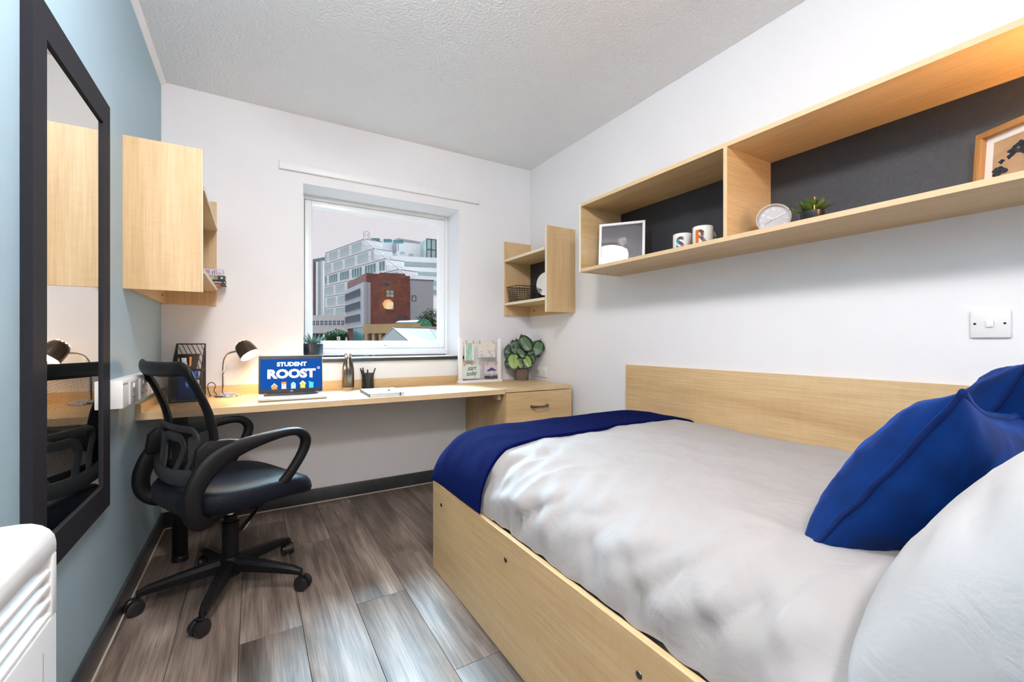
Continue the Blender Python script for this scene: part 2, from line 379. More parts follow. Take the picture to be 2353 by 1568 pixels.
# ================================================================== CORNER SHELF UNITS
SCREW = mat('dark_screw', (.03, .028, .025), .4, .8)
def corner_unit(label, sgn, wx, px, yn):
    """wx: side wall x, px: outer edge x, yn: near face y"""
    u = root('corner_shelf_unit', label, 'shelf unit', ((wx + px) / 2, (yn + YB) / 2, 1.21))
    lo, hi = min(wx, px), max(wx, px)
    near = B().box(lo, hi, yn, yn + .018, 1.208, 1.79).o('end_panel', MAPLE[2], u, 0)
    e = .0012
    B().box(*((px - e, px + e)), yn - .0003, yn + .0183, 1.2075, 1.7905).o('edge_strip', EDGEP, near, 0)
    B().box(lo, hi, YB - .018, YB, 1.208, 1.79, .002).o('wall_panel', MAPLE[2], u, 0)
    sx = px - .004 * sgn * -1
    a, c = sorted((wx, px + .004 * sgn))
    for z in (1.288, 1.628):
        s = B().box(a, c, yn + .018, YB - .018, z, z + .018).o('shelf', MAPLE[1], u, 0)
        ex = px + .004 * sgn
        B().box(ex - e, ex + e, yn + .018, YB - .018, z - .0003, z + .0183).o('edge_strip', EDGEP, s, 0)
    q = sorted((wx, wx + sgn * .018))
    r = B().box(q[0], q[1], yn + .018, YB - .018, 1.21, 1.288).o('mounting_rail', MAPLE[1], u, 0)
    for y in (yn + .09, YB - .09): B().cyl((wx + sgn * .017, y, 1.25), (wx + sgn * .0195, y, 1.25), .006).o('screw', SCREW, r)
    q = sorted((wx, wx + sgn * .006))
    B().box(q[0], q[1], yn + .018, YB - .018, 1.306, 1.628).o('back_panel', DPANEL, u, 0)
    return u
corner_unit('maple corner shelf unit on the blue wall holding the stacked paperbacks', 1, XL, -.178, 2.162)
corner_unit('maple corner shelf unit holding the black wire basket and small round mirror', -1, XR, 1.692, 2.38)

# ================================================================== LONG WALL SHELF (right wall)
fx, sy0, sy1, sz_0, sz_1 = 1.617, -.16, 1.951, 1.407, 1.800
ls = root('wall_shelf', 'long open maple wall shelf with charcoal back above the bed', 'shelf', ((fx + XR) / 2, (sy0 + sy1) / 2, sz_0))
def panel(nm, q, m, par, edge):
    o_ = B().box(*q).o(nm, m, par, 0)
    return o_
for nm, z in (('bottom_panel', sz_0), ('top_panel', sz_1 - .018)):
    p = B().box(fx, XR, sy0, sy1 - .0165, z, z + .018).o(nm, MAPLE[1], ls, 0)
    B().box(fx - .0012, fx + .0002, sy0, sy1 - .0165, z, z + .018).o('edge_strip', EDGE, p, 0)
    if z == sz_0:
        for y in (1.93, 1.925): pass
        for xx in (1.68, 1.80): B().cyl((xx, 1.915, z - .0012), (xx, 1.915, z + .001), .005).o('screw', SCREW, p)
p = B().box(fx - .001, XR, sy1 - .0165, sy1, sz_0 - .001, sz_1).o('end_panel', MAPLE[0], ls, 0)
B().box(fx - .0022, fx - .0008, sy1 - .0165, sy1, sz_0 - .001, sz_1).o('edge_strip', EDGEP, p, 0)
B().box(fx, XR, sy0, sy0 + .018, sz_0 + .018, sz_1 - .018).o('end_panel', MAPLE[0], ls, 0)
p = B().box(fx + .0005, XR - .006, 1.041, 1.057, sz_0 + .018, sz_1 - .018).o('divider', MAPLE[0], ls, 0)
B().box(fx - .0008, fx + .0006, 1.041, 1.057, sz_0 + .018, sz_1 - .018).o('edge_strip', EDGE, p, 0)
B().box(XR - .006, XR, sy0 + .018, sy1 - .0165, sz_0 + .018, sz_1 - .018).o('back_panel', DPANEL, ls, 0)
SZ = sz_0 + .018

# ================================================================== DESK
DZ = .705; DY = 2.367; DX1 = 1.361
dk = root('desk', 'long wall-to-wall maple desk under the window on a black tube leg', 'desk', (.46, 2.66, 0))
t_ = B().box(XL, DX1, DY, YB, .675, DZ).o('worktop', MAPLE[0], dk, 0)
B().box(XL, DX1, DY - .0012, DY + .0002, .675, DZ).o('edge_strip', EDGE, t_, 0)
tag(B().box(XL, DX1, YB - .018, YB, DZ, .757).o('desk_upstand', MAPLE[0], None, 0), 'low maple upstand running along the back of the desk below the window', 'upstand')
tag(B().box(XL, XL + .018, DY, YB - .018, DZ, .743).o('desk_upstand', MAPLE[1], None, 0), 'short maple upstand on the desk end against the blue wall', 'upstand')
lg = B().lathe([(.030, .012), (.030, .675)], (-.29, 2.50, 0), 24).o('leg', BLK, dk)
B().lathe([(.033, 0), (.033, .02), (.031, .024)], (-.29, 2.50, 0), 24).o('foot', BLKS, lg)
B().box(1.14, 1.335, 2.93, YB, .652, .675).o('support_rail', MAPLE[0], dk, 0)
B().box(1.330, 1.352, 2.40, 2.46, .635, .675, .002).o('support_block', MAPLE[0], dk)

pd = root('drawer_pedestal', 'maple drawer unit with pewter bow handles between the desk and the wall', 'drawer unit', (1.63, 2.66, 0))
t_ = B().box(1.363, 1.893, DY - .002, YB, .684, .706).o('top_panel', MAPLE[0], pd, 0)
B().box(1.363, 1.893, DY - .0032, DY - .0018, .684, .706).o('edge_strip', EDGE, t_, 0)
B().box(1.364, 1.382, DY + .014, YB, .0, .684).o('side_panel', MAPLE[2], pd, 0)
B().box(1.874, 1.892, DY + .014, YB, .0, .684).o('side_panel', MAPLE[2], pd, 0)
B().box(1.382, 1.874, YB - .03, YB - .01, .0, .684).o('back_panel', MAPLE[2], pd, 0)
for z0, z1 in ((.475, .679), (.262, .470), (.05, .257)):
    dr = B().box(1.366, 1.889, DY - .004, DY + .014, z0, z1, .0008).o('drawer', MAPLE[0], pd, 0)
    zc = z0 + .108 if z0 > .4 else (z0 + z1) / 2
    pts = [(1.555, DY - .004, zc), (1.556, DY - .022, zc), (1.575, DY - .030, zc), (1.617, DY - .033, zc - .002), (1.66, DY - .030, zc), (1.678, DY - .022, zc), (1.679, DY - .004, zc)]
    B().tube(pts, [(.007, .008), (.007, .009), (.006, .007), (.005, .005), (.006, .007), (.007, .010), (.007, .009)], 10).o('handle', PEWTER, dr)

# ================================================================== OFFICE CHAIR (local: +x forward, +y left)
def mesh_fabric():
    m, N, L, b = nt('black_net_fabric'); 
    b.inputs['Base Color'].default_value = (.014, .014, .015, 1); b.inputs['Roughness'].default_value = .5
    tc = N.new('ShaderNodeTexCoord'); mp = N.new('ShaderNodeMapping'); mp.inputs['Scale'].default_value = (95, 115, 1)
    L.new(tc.outputs['UV'], mp.inputs[0])
    sx = N.new('ShaderNodeSeparateXYZ'); L.new(mp.outputs[0], sx.inputs[0])
    outs = []
    for k, th in ((0, .51), (1, .51)):
        fr = N.new('ShaderNodeMath'); fr.operation = 'FRACT'; L.new(sx.outputs[k], fr.inputs[0])
        lt = N.new('ShaderNodeMath'); lt.operation = 'LESS_THAN'; lt.inputs[1].default_value = th; L.new(fr.outputs[0], lt.inputs[0]); outs.append(lt)
    mm = N.new('ShaderNodeMath'); mm.operation = 'MULTIPLY'; L.new(outs[0].outputs[0], mm.inputs[0]); L.new(outs[1].outputs[0], mm.inputs[1])
    t = N.new('ShaderNodeBsdfTransparent'); mx = N.new('ShaderNodeMixShader')
    L.new(mm.outputs[0], mx.inputs[0]); L.new(b.outputs[0], mx.inputs[1]); L.new(t.outputs[0], mx.inputs[2])
    L.new(mx.outputs[0], N['Material Output'].inputs[0]); return m
NET = mesh_fabric()
def seat_fabric():
    m, N, L, b = nt('black_seat_fabric')
    tc = N.new('ShaderNodeTexCoord'); mp = N.new('ShaderNodeMapping'); mp.inputs['Rotation'].default_value = (0, 0, .3)
    ck = N.new('ShaderNodeTexVoronoi'); ck.inputs['Scale'].default_value = 330
    L.new(tc.outputs['Object'], mp.inputs[0]); L.new(mp.outputs[0], ck.inputs['Vector'])
    r = ramp(N, L, ck.outputs['Distance'], ((.2, (.011, .014, .024)), (.6, (.003, .004, .007)))); L.new(r.outputs[0], b.inputs['Base Color'])
    bp = N.new('ShaderNodeBump'); bp.inputs['Strength'].default_value = .4; bp.inputs['Distance'].default_value = .002
    L.new(ck.outputs['Distance'], bp.inputs['Height']); L.new(bp.outputs[0], b.inputs['Normal'])
    b.inputs['Roughness'].default_value = .42; b.inputs['Specular IOR Level'].default_value = .10; b.inputs['Sheen Weight'].default_value = .02; return m
SEATF = seat_fabric()
ch = root('office_chair', 'black mesh-back swivel office chair with loop armrests at the desk', 'chair', (-.08, 2.11, 0), .44)
hubp = [(.0, .055), (.036, .058), (.042, .075), (.040, .125), (.034, .135)]
bs = B().lathe(hubp, seg=28).o('base_hub', BLK, ch)
leg = B()
rs = []
for t in range(9):
    q = t / 8; r = .025 + .268 * q; zt = .128 - .030 * q - .012 * q * q; h = .050 - .026 * q; wd = .027 - .012 * q
    if t == 8: zt -= .006; h *= .8; wd *= .8
    rs.append([(r, s_ * wd * k, zt - h * z) for s_, k, z in ((-1, .55, 0), (1, .55, 0), (1, 1, .3), (1, .9, 1), (-1, .9, 1), (-1, 1, .3))])
leg.rings(rs); leg = leg.o('base_leg', BLK, ch, 25)
ca = B()
for s_ in (-1, 1):
    prof_ = [(.0, 0), (.020, .0), (.026, .004), (.027, .012), (.026, .019), (.018, .022), (.0, .022)]
    M_ = Matrix.Translation((.0, s_ * .004, .027)) @ Matrix.Rotation(-s_ * PI / 2, 4, 'X')
    ca.lathe([(r, z) for r, z in prof_], seg=22, M=M_)
# hood
hs = []
for t in range(9):
    a = -.15 + PI * .62 * t / 8
    hs.append([(.0305 * math.cos(a) * 1.0 * k, y, .027 + .0305 * math.sin(a) * k) for y, k in ((-.016, .99), (.016, .99), (.016, .86), (-.016, .86))])
ca.rings(hs)
ca.cyl((.012, 0, .045), (.012, 0, .082), .0065)
ca = ca.o('caster', BLKS, ch)
ANG = [184, 256, 328, 40, 112]; SW = [20, -35, -10, 60, 170]
for k, a in enumerate(ANG):
    la = math.radians(a) - .44
    if k == 0: leg.matrix_local = Matrix.Rotation(la, 4, 'Z')
    else: dup(leg, ch, Matrix.Rotation(la, 4, 'Z'))
    Mc = Matrix.Rotation(la, 4, 'Z') @ Matrix.Translation((.288, 0, 0)) @ Matrix.Rotation(math.radians(SW[k]) + PI, 4, 'Z') @ Matrix.Translation((-.012, 0, 0))
    if k == 0: ca.matrix_local = Mc
    else: dup(ca, ch, Mc)
colm = B().lathe([(.029, .12), (.031, .26), (.031, .272), (.024, .275), (.024, .298), (.020, .300)], seg=24).o('column_cover', BLK, ch)
B().lathe([(.0135, .29), (.0135, .345), (.0145, .346), (.0145, .37)], seg=20).o('gas_lift', CHROME, ch)
mech = B().box(-.10, .12, -.075, .075, .362, .388, .006).box(-.035, .05, -.035, .035, .345, .366, .006)
mech = mech.o('tilt_mechanism', BLKS, ch)
B().cyl((.095, 0, .365), (.098, 0, .305), .026, .030, 18).o('tension_knob', BLK, ch)
lv = B().tube([(.02, -.03, .352), (.055, -.06, .350), (.066, -.09, .338), (.058, -.10, .327)], .0045, 8)
lv.tube([(.060, -.10, .330), (.034, -.103, .306), (-.004, -.108, .270), (-.014, -.110, .260)], [(.007, .005), (.013, .006), (.016, .006), (.010, .005)], 10)
lv = lv.o('height_lever', BLKS, ch)
# seat
def se(t, p): return math.copysign(abs(t) ** p, t)
def seat_pt(u, v):
    th = 2 * PI * u; a, b_ = .245, .245
    x = se(math.cos(th), .55); y = se(math.sin(th), .55)
    rr = [(0, 0), (.93, .0), (1.0, .010), (1.02, .030), (1.0, .058), (.95, .074), (.8, .084), (.5, .086), (0, .084)]
    k = v * (len(rr) - 1); i = min(int(k), len(rr) - 2); f = k - i
    r = rr[i][0] * (1 - f) + rr[i + 1][0] * f; z = rr[i][1] * (1 - f) + rr[i + 1][1] * f
    X = x * a * r + .018; Y = y * b_ * r * (1 - .06 * (X < 0) * abs(X) / .25)
    zz = .386 + z - .038 * max(0, (X - .08) / .18) ** 2 + .03 * max(0, (-X - .02) / .22) ** 2 * (z / .08)
    zz -= .012 * (1 - (Y / .25) ** 2) * (z / .086) * (1 if z > .05 else 0)
    return Vector((X, Y, zz))
st = B(); NU = 48
R_ = [[seat_pt(i / NU, j / 16) for i in range(NU)] for j in range(1, 16)]
st.rings(R_); st = st.o('seat', SEATF, ch, 60)
B().box(-.20, .20, -.20, .20, .374, .388, .006).o('seat_shell', BLK, ch)
# backrest
def bf(z):
    K = [(.49, -.160), (.52, -.150), (.56, -.138), (.64, -.130), (.72, -.138), (.80, -.166), (.86, -.193), (.925, -.228)]
    for (a, fa), (b_, fb) in zip(K, K[1:]):
        if z <= b_: return fa + (fb - fa) * max(0, z - a) / (b_ - a) if z > a else fa
    return K[-1][1]
def bsm(z): return sum(bf(z + d_ * .02) for d_ in (-2, -1, 0, 1, 2)) / 5
def bp_(l, z, off=0): return Vector((bsm(z) - .040 * (1 - (l / .23) ** 2) + off, l, z))
BZ0, BZ1, BW = .545, .905, .205
def hw(z): return BW * (1.0 - .10 * max(0, (.62 - z) / .1) ** 2) 
path = []
zs = [BZ0 + (BZ1 - BZ0) * t / 22 for t in range(23)]
for z in zs: path.append(bp_(-hw(z) - .0, z))
for t in range(1, 16): 
    l = -hw(BZ1) + 2 * hw(BZ1) * t / 16; path.append(bp_(l, BZ1 + .004 * math.sin(PI * t / 16) + .012 * abs(l / .2) ** 3))
for z in zs[::-1]: path.append(bp_(hw(z), z))
for t in range(1, 16):
    l = hw(BZ0) - 2 * hw(BZ0) * t / 16; path.append(bp_(l, BZ0 - .012))
n_ = len(path)
def sec(i):
    p = path[i]; side = abs(p.y) / .2
    return (.011, .026)
# frame as a swept flat band lying in the back surface
rings_ = []
for i, p in enumerate(path):
    a, c = path[(i - 1) % n_], path[(i + 1) % n_]; t = (c - a).normalized(); nrm = Vector((1, 0, 0)) - t * t.x; nrm.normalize(); x = t.cross(nrm)
    rings_.append([p + nrm * .012 * math.cos(2 * PI * j / 12) + x * .026 * math.sin(2 * PI * j / 12) for j in range(12)])
B().rings(rings_, loop=True).o('back_frame', BLK, ch, 60)
nb = B(); nb.grid(lambda u, v: bp_((u * 2 - 1) * (hw(BZ0 + (BZ1 - BZ0) * v) - .012), BZ0 - .008 + (BZ1 - BZ0 + .012) * v, .004), 20, 24); nb.o('back_mesh', NET, ch, 60, recalc=False)
# lumbar support behind the mesh
def lum(l, z): return bp_(l, z, -.022)
def lloop(w0, w1, z0, z1, n=12):
    P_ = []
    for t in range(n + 1): z = z0 + (z1 - .04 - z0) * t / n; P_.append((-w0 - (w1 - w0) * t / n, z))
    for t in range(1, 8): a = PI - PI / 2 * t / 8; P_.append((-w1 + .04 + .04 * math.cos(a), z1 - .04 + .04 * math.sin(a)))
    for t in range(9): P_.append((-w1 + .04 + (w1 - .04) * 2 * t / 8, z1))
    return P_ + [(-l, z) for l, z in P_[::-1][9:]]
def band(pts, hwid, th, loop=False):
    P_ = [lum(l, z) for l, z in pts]; n = len(P_); rr = []
    for i, p in enumerate(P_):
        a = P_[max(0, i - 1)] if not loop else P_[(i - 1) % n]; c = P_[min(n - 1, i + 1)] if not loop else P_[(i + 1) % n]
        t = (c - a).normalized(); nrm = Vector((1, 0, 0)) - t * t.x; nrm.normalize(); x = t.cross(nrm)
        rr.append([p + nrm * th * math.cos(2 * PI * j / 8 + PI / 8) * 1.1 + x * hwid * math.sin(2 * PI * j / 8 + PI / 8) * 1.1 for j in range(8)])
    return rr
lb = B()
lb.rings(band(lloop(.115, .165, .53, .690), .011, .006)); lb.rings(band(lloop(.050, .085, .53, .655), .015, .006))
lb.rings(band([(-.20 + .40 * t / 20, .515 + .02 * abs(t / 10 - 1) ** 2) for t in range(21)], .026, .014))
lb.o('lumbar_support', mat('charcoal_plastic', (.028, .028, .030), .38, var=.1, vscale=100), ch, 50)
# armrests
CL = [(-.06, .372, .13, .016, .010), (-.13, .366, .17, .02, .012), (-.185, .376, .215, .025, .016), (-.215, .41, .236, .028, .019), (-.222, .46, .240, .030, .020), (-.208, .515, .240, .032, .019), (-.175, .565, .240, .036, .018), (-.125, .603, .240, .036, .018),
      (-.06, .625, .240, .028, .021), (.02, .640, .241, .020, .024), (.10, .648, .242, .016, .024), (.150, .640, .242, .017, .022), (.178, .612, .240, .019, .020), (.176, .575, .239, .019, .018), (.150, .525, .237, .018, .017), (.110, .470, .233, .018, .016), (.075, .432, .225, .019, .014), (.045, .402, .205, .018, .012), (.0, .380, .16, .012, .012)]
def cat(P_, n=5):
    out = []
    for i in range(len(P_) - 1):
        p0, p1, p2, p3 = [Vector(P_[max(0, min(len(P_) - 1, i + k))]) for k in (-1, 0, 1, 2)]
        for t in range(n):
            t /= n; out.append(.5 * (2 * p1 + (p2 - p0) * t + (2 * p0 - 5 * p1 + 4 * p2 - p3) * t * t + (3 * p1 - p0 - 3 * p2 + p3) * t ** 3))
    out.append(Vector(P_[-1])); return out
CS = cat([(a, b_, c) for a, b_, c, _, _ in CL]); RS = cat([(r1, r2, 0) for *_, r1, r2 in CL])
for s_ in (-1, 1):
    ab = B(); rr = []
    for i, (p, r) in enumerate(zip(CS, RS)):
        P3 = Vector((p.x, s_ * p.z, p.y)); a, c = CS[max(0, i - 1)], CS[min(len(CS) - 1, i + 1)]
        t = Vector((c.x - a.x, s_ * (c.z - a.z), c.y - a.y)).normalized(); sd_ = Vector((0, 1, 0)); x = t.cross(sd_).normalized(); y = x.cross(t)
        rr.append([P3 + x * r.x * se(math.cos(2 * PI * j / 12), .75) + y * r.y * se(math.sin(2 * PI * j / 12), .75) for j in range(12)])
    ab.rings(rr)
    # plate joining the armrest to the back
    ab.prism([(-.215, .56), (-.205, .635), (-.175, .662), (-.10, .655), (-.03, .640), (-.09, .60), (-.15, .555)], 1, s_ * .212, s_ * .238, .005)
    arm = ab.o('armrest', BLK, ch, 45)
    for f_, z_ in ((-.165, .643), (-.198, .585)): B().cyl((f_, s_ * .236, z_), (f_, s_ * .2385, z_), .0065, seg=14).o('screw_hole', PRINTK, arm)

# ================================================================== DESK LAMP
lx, ly = -.120, 2.845
la = root('desk_lamp', 'small chrome gooseneck desk lamp lit beside the laptop', 'lamp', (lx, ly, DZ))
B().lathe([(.0, 0), (.058, 0), (.062, .004), (.060, .010), (.045, .018), (.018, .024), (.0, .025)], (lx, ly, DZ), 36).o('base', CHROME, la)
sx_, sy_ = -.141, 2.858
pts = cat([(sx_, sy_, DZ + .015), (sx_, sy_, .78), (sx_, sy_, .86), (-.136, 2.855, .905), (-.118, 2.845, .938), (-.092, 2.83, .950), (-.075, 2.82, .951)])
B().tube(pts, .0062, 10).o('gooseneck', CHROME, la)
ax = Vector((.50, -.36, -.76)).normalized()   # shade points down to the desk
tp = Vector((-.062, 2.812, 1.003))
Ms = Matrix.Translation(tp) @ ax.to_track_quat('Z', 'Y').to_matrix().to_4x4()
SHADE = mat('bronze_shade', (.13, .10, .08), .25, .9, var=.1)
prof_ = [(.004, 0), (.020, .003), (.034, .012), (.043, .028), (.047, .050), (.050, .080), (.0515, .092)]
inn = [(r - .0015, z + .0006) for r, z in prof_[::-1]]
sh = B().lathe(prof_ + [(.0500, .092)] + inn[1:], seg=40, M=Ms, cap1=True, cap0=True)
sh = sh.o('lamp_shade', SHADE, la, 60)
hole = emit('vent_glow', (1, .72, .42), 6)
for k in range(10):
    a = 2 * PI * k / 10; p = Ms @ Vector((.0262 * math.cos(a), .0262 * math.sin(a), .0062)); q = Ms @ Vector((.0275 * math.cos(a), .0275 * math.sin(a), .0050))
    B().cyl(p, q, .0032, seg=10).o('vent_hole', hole, sh)
B().lathe([(.012, .02), (.026, .038), (.041, .060), (.044, .080), (.034, .094), (.018, .101), (.0, .103)], seg=24, M=Ms).o('bulb', emit('warm_bulb', (1.0, .66, .34), 110 * DESK_W / 5.5), la, 60)
cd_ = cat([(-.165, 2.86, DZ + .008), (-.185, 2.872, .735), (-.178, 2.878, .765), (-.195, 2.885, .782), (-.213, 2.885, .770), (-.210, 2.885, .735), (-.20, 2.88, DZ + .004), (-.205, 2.90, DZ + .003), (-.21, 2.935, DZ + .003)])
B().tube(cd_, .0022, 7).o('power_cord', BLKS, la)

# ================================================================== LAPTOP (local: x right, y back)
lt = root('laptop', 'open silver laptop with a blue housing logo on screen', 'laptop', (.181, 2.590, DZ), -.015)
SILV = mat('laptop_silver', (.60, .60, .60), .4, .35, var=.02)
b_ = B().prism([(-.160, -.110), (.160, -.110), (.160, .110), (-.160, .110)], 2, .002, .016, .004).o('base', SILV, lt)
B().box(-.135, .125, -.005, .085, .0161, .0166).o('keyboard_well', mat('key_well', (.03, .03, .032), .5), lt, 0)
key0 = B().box(-.0075, .0075, -.0065, .0065, 0, .0012, .0004).o('key', BLKS, b_)
KEYM = key0
first = True
for r in range(5):
    for c in range(14):
        M_ = Matrix.Translation((-.1255 + c * .0186, .076 - r * .0170, .0166))
        if first: key0.matrix_local = M_; first = False
        else: dup(key0, b_, M_)
B().box(-.05, .05, -.098, -.020, .0159, .0163).o('touchpad', mat('touchpad_grey', (.55, .54, .53), .35), lt, 0)
ML = Matrix.Translation((0, .100, .0155)) @ Matrix.Rotation(math.radians(-7), 4, 'X')
lid = B().box(-.160, .160, 0, .005, .0, .210, .0035, M=ML).o('lid', SILV, lt)
BEZ = mat('black_bezel', (.010, .010, .011), .18)
B().box(-.1575, .1575, -.0008, .0002, .004, .2075, M=ML).o('bezel', BEZ, lid, 0)
hg = B().cyl((-.12, .102, .014), (.12, .102, .014), .006).o('hinge', BLKS, lt)
SX0, SX1, SZ0, SZ1 = -.1500, .1520, .0245, .1900
B().box(SX0, SX1, -.0013, -.0007, SZ0, SZ1, M=ML).o('screen', emit('screen_blue', (.0, .085, .42), .75), lid, 0)
def scr(u, v, y=-.0014):     # picture coordinates of the screen (0..1, v down)
    return ML @ Vector((SX0 + (SX1 - SX0) * u, y, SZ1 - (SZ1 - SZ0) * v))
TM = lambda u, v, y=-.0015: frame(scr(u, v, y), ML.to_3x3() @ Vector((1, 0, 0)), ML.to_3x3() @ Vector((0, 0, 1)))
EW = emit('screen_white', (.92, .97, 1.0), .95)
text('STUDENT', .0305, 'screen_text', EW, lid, TM(.505, .237), .0001, .0016, sx=1.10)
text('ROOST', .0640, 'screen_text', EW, lid, TM(.50, .625), .0001, .0036, sx=1.13)
text('®', .018, 'screen_text', EW, lid, TM(.955, .355), .0001, .0006)
def spoly(pts, m, y=-.0015, nm='screen_birdhouse'):
    return B().poly([scr(u, v, y) for u, v in pts]).o(nm, m, lid, 0, recalc=False)
EC = {k: emit('screen_' + k, c, .9) for k, c in {'orange': (.95, .33, .06), 'white': (.93, .90, .93), 'mint': (.50, .86, .93), 'yellow': (.95, .75, .07), 'cyan': (.07, .66, .90), 'red': (.85, .25, .12), 'cream': (1, .88, .62), 'navy': (.01, .015, .09)}.items()}
def dot(u, v, r, m, y):
    spoly([(u + r * math.cos(2 * PI * k / 14), v + r * 1.82 * math.sin(2 * PI * k / 14)) for k in range(14)], m, y)
spoly([(.175, 1.0), (.175, .90), (.218, .815), (.262, .90), (.262, 1.0)], EC['orange']); spoly([(.162, .905), (.218, .79), (.275, .905), (.262, .92), (.218, .825), (.175, .92)], EC['cream'], -.0016)
spoly([(.335, 1.0), (.335, .80), (.408, .80), (.408, 1.0)], EC['white']); spoly([(.332, .835), (.332, .765), (.411, .765), (.411, .835)], EC['orange'], -.0016); spoly([(.325, 1.0), (.325, .988), (.418, .988), (.418, 1.0)], EC['red'], -.0016)
spoly([(.488, 1.0), (.488, .83), (.525, .77), (.565, .83), (.565, 1.0)], EC['mint'])
spoly([(.645, .99), (.638, .83), (.682, .76), (.728, .83), (.720, .99)], EC['yellow']); spoly([(.625, .84), (.682, .735), (.74, .84), (.73, .86), (.682, .775), (.636, .86)], EC['white'], -.0016); spoly([(.636, 1.0), (.636, .985), (.73, .985), (.73, 1.0)], EC['red'], -.0016)
spoly([(.788, 1.0), (.785, .79), (.862, .84), (.862, 1.0)], EC['cyan']); spoly([(.778, .79), (.778, .765), (.872, .82), (.872, .845)], EC['cyan'], -.0016)
for u, v in ((.218, .905), (.372, .88), (.526, .85), (.682, .86), (.824, .905)): dot(u, v, .014, EC['white'], -.0017); dot(u, v, .009, EC['navy'], -.0018)
text('hp', .013, 'maker_mark', mat('logo_silver', (.7, .7, .72), .3, .5), lid, frame(ML @ Vector((.0, -.0009, .0095)), ML.to_3x3() @ Vector((1, 0, 0)), ML.to_3x3() @ Vector((0, 0, 1))), .0001, .0, shear=.35)

# ================================================================== BOTTLE
bx_, by_ = .512, 2.868
bo = root('water_bottle', 'slim gunmetal steel bottle with a silver cap on the desk', 'bottle', (bx_, by_, DZ))
B().lathe([(.0345, .014), (.0355, .016), (.0355, .125), (.034, .142), (.027, .170), (.0205, .190), (.0195, .203)], (bx_, by_, DZ), 36).o('body', GUN, bo, 60)
B().lathe([(.0, 0), (.034, 0), (.0352, .002), (.0352, .0145)], (bx_, by_, DZ), 36).o('base_ring', STEEL, bo)
B().lathe([(.0205, .203), (.0210, .205), (.0210, .226), (.0195, .228), (.0, .228)], (bx_, by_, DZ), 36).o('cap', STEEL, bo)

# ================================================================== PEN HOLDER AND PENS
px_, py_ = .640, 2.90
pn = root('pen_holder', 'black wire-mesh pen pot between the bottle and the notebook', 'pen holder', (px_, py_, DZ))
def netmat(sx, sy, th=.45):
    m, N, L, b = nt('black_steel_net'); b.inputs['Base Color'].default_value = (.012, .012, .012, 1); b.inputs['Roughness'].default_value = .4
    tc = N.new('ShaderNodeTexCoord'); mp = N.new('ShaderNodeMapping'); mp.inputs['Scale'].default_value = (sx, sy, 1); L.new(tc.outputs['UV'], mp.inputs[0])
    s_ = N.new('ShaderNodeSeparateXYZ'); L.new(mp.outputs[0], s_.inputs[0])
    def op(o, a, b2=None):
        n = N.new('ShaderNodeMath'); n.operation = o
        for k, v in enumerate((a, b2)):
            if v is None: continue
            if hasattr(v, 'links'): L.new(v, n.inputs[k])
            else: n.inputs[k].default_value = v
        return n.outputs[0]
    p = op('FRACT', op('ADD', s_.outputs[0], s_.outputs[1])); q = op('FRACT', op('SUBTRACT', s_.outputs[0], s_.outputs[1]))
    f = op('MULTIPLY', op('GREATER_THAN', p, th), op('GREATER_THAN', q, th))
    t = N.new('ShaderNodeBsdfTransparent'); mx = N.new('ShaderNodeMixShader'); L.new(f, mx.inputs[0]); L.new(b.outputs[0], mx.inputs[1]); L.new(t.outputs[0], mx.inputs[2])
    L.new(mx.outputs[0], N['Material Output'].inputs[0]); return m
B().rings([[(px_ + .038 * math.cos(2 * PI * j / 32), py_ + .038 * math.sin(2 * PI * j / 32), DZ + z) for j in range(32)] for z in (.004, .094)], cap0=False, cap1=False).o('mesh_wall', netmat(44, 17, .38), pn, 60)
B().lathe([(.0385, .0), (.0395, .002), (.0395, .008), (.0, .008)], (px_, py_, DZ), 32).o('base', BLKW, pn)
B().tube([(px_ + .0385 * math.cos(2 * PI * j / 32), py_ + .0385 * math.sin(2 * PI * j / 32), DZ + .094) for j in range(32)], .0022, 6, loop=True).o('rim', BLKW, pn)
for i, (dx, dy, tx, ty, h, lab) in enumerate(((-.012, .0, -.046, .005, .128, 'black pen leaning out of the pot towards the bottle'), (-.008, .008, -.030, .014, .132, 'tallest black pen in the mesh pot'), (-.004, -.010, -.006, -.018, .120, 'upright black pen standing in the mesh pot'), (-.014, -.012, -.038, -.016, .118, 'shorter black pen close beside the leaning one in the pot'), (.008, .0, .046, -.004, .128, 'black pen leaning out of the pot away from the bottle'))):
    a = Vector((px_ + dx, py_ + dy, DZ + .0085)); b2 = Vector((px_ + tx, py_ + ty, DZ + h)); d_ = (b2 - a).normalized()
    pr_ = root('pen', lab, 'pen', a, group='pens in the mesh pot')
    B().cyl(a, a + d_ * .085, .0038).o('barrel', BLKS, pr_)
    B().cyl(a + d_ * .085, b2, .0046, .0040).o('cap', BLKS, pr_)

# ================================================================== NOTEBOOK + PEN
nb_ = root('notebook', 'pale grey-blue hardback notebook with an elastic band on the desk', 'notebook', (.640, 2.535, DZ), -.03)
CV = mat('notebook_cover', (.42, .52, .58), .5, var=.03, vscale=300)
B().box(-.098, .098, -.138, .138, 0, .0018, .0006).o('back_cover', CV, nb_)
B().box(-.098, .098, -.138, .138, .0165, .0185, .0006).o('front_cover', CV, nb_)
B().box(-.0995, -.095, -.138, .138, .0, .0185, .001).o('spine', mat('notebook_spine', (.05, .06, .07), .5), nb_)
B().box(-.095, .094, -.134, .134, .0018, .0165).o('pages', mat('paper_edge', (.66, .63, .58), .8, var=.1, vscale=500), nb_, 0)
B().box(.066, .073, -.1388, .1388, -.0006, .0192, .0003).o('elastic_band', mat('navy_elastic', (.05, .08, .12), .6), nb_, 0)
fp = root('pen', 'slim silver pen lying on the notebook cover', 'pen', (.66, 2.52, DZ + .019))
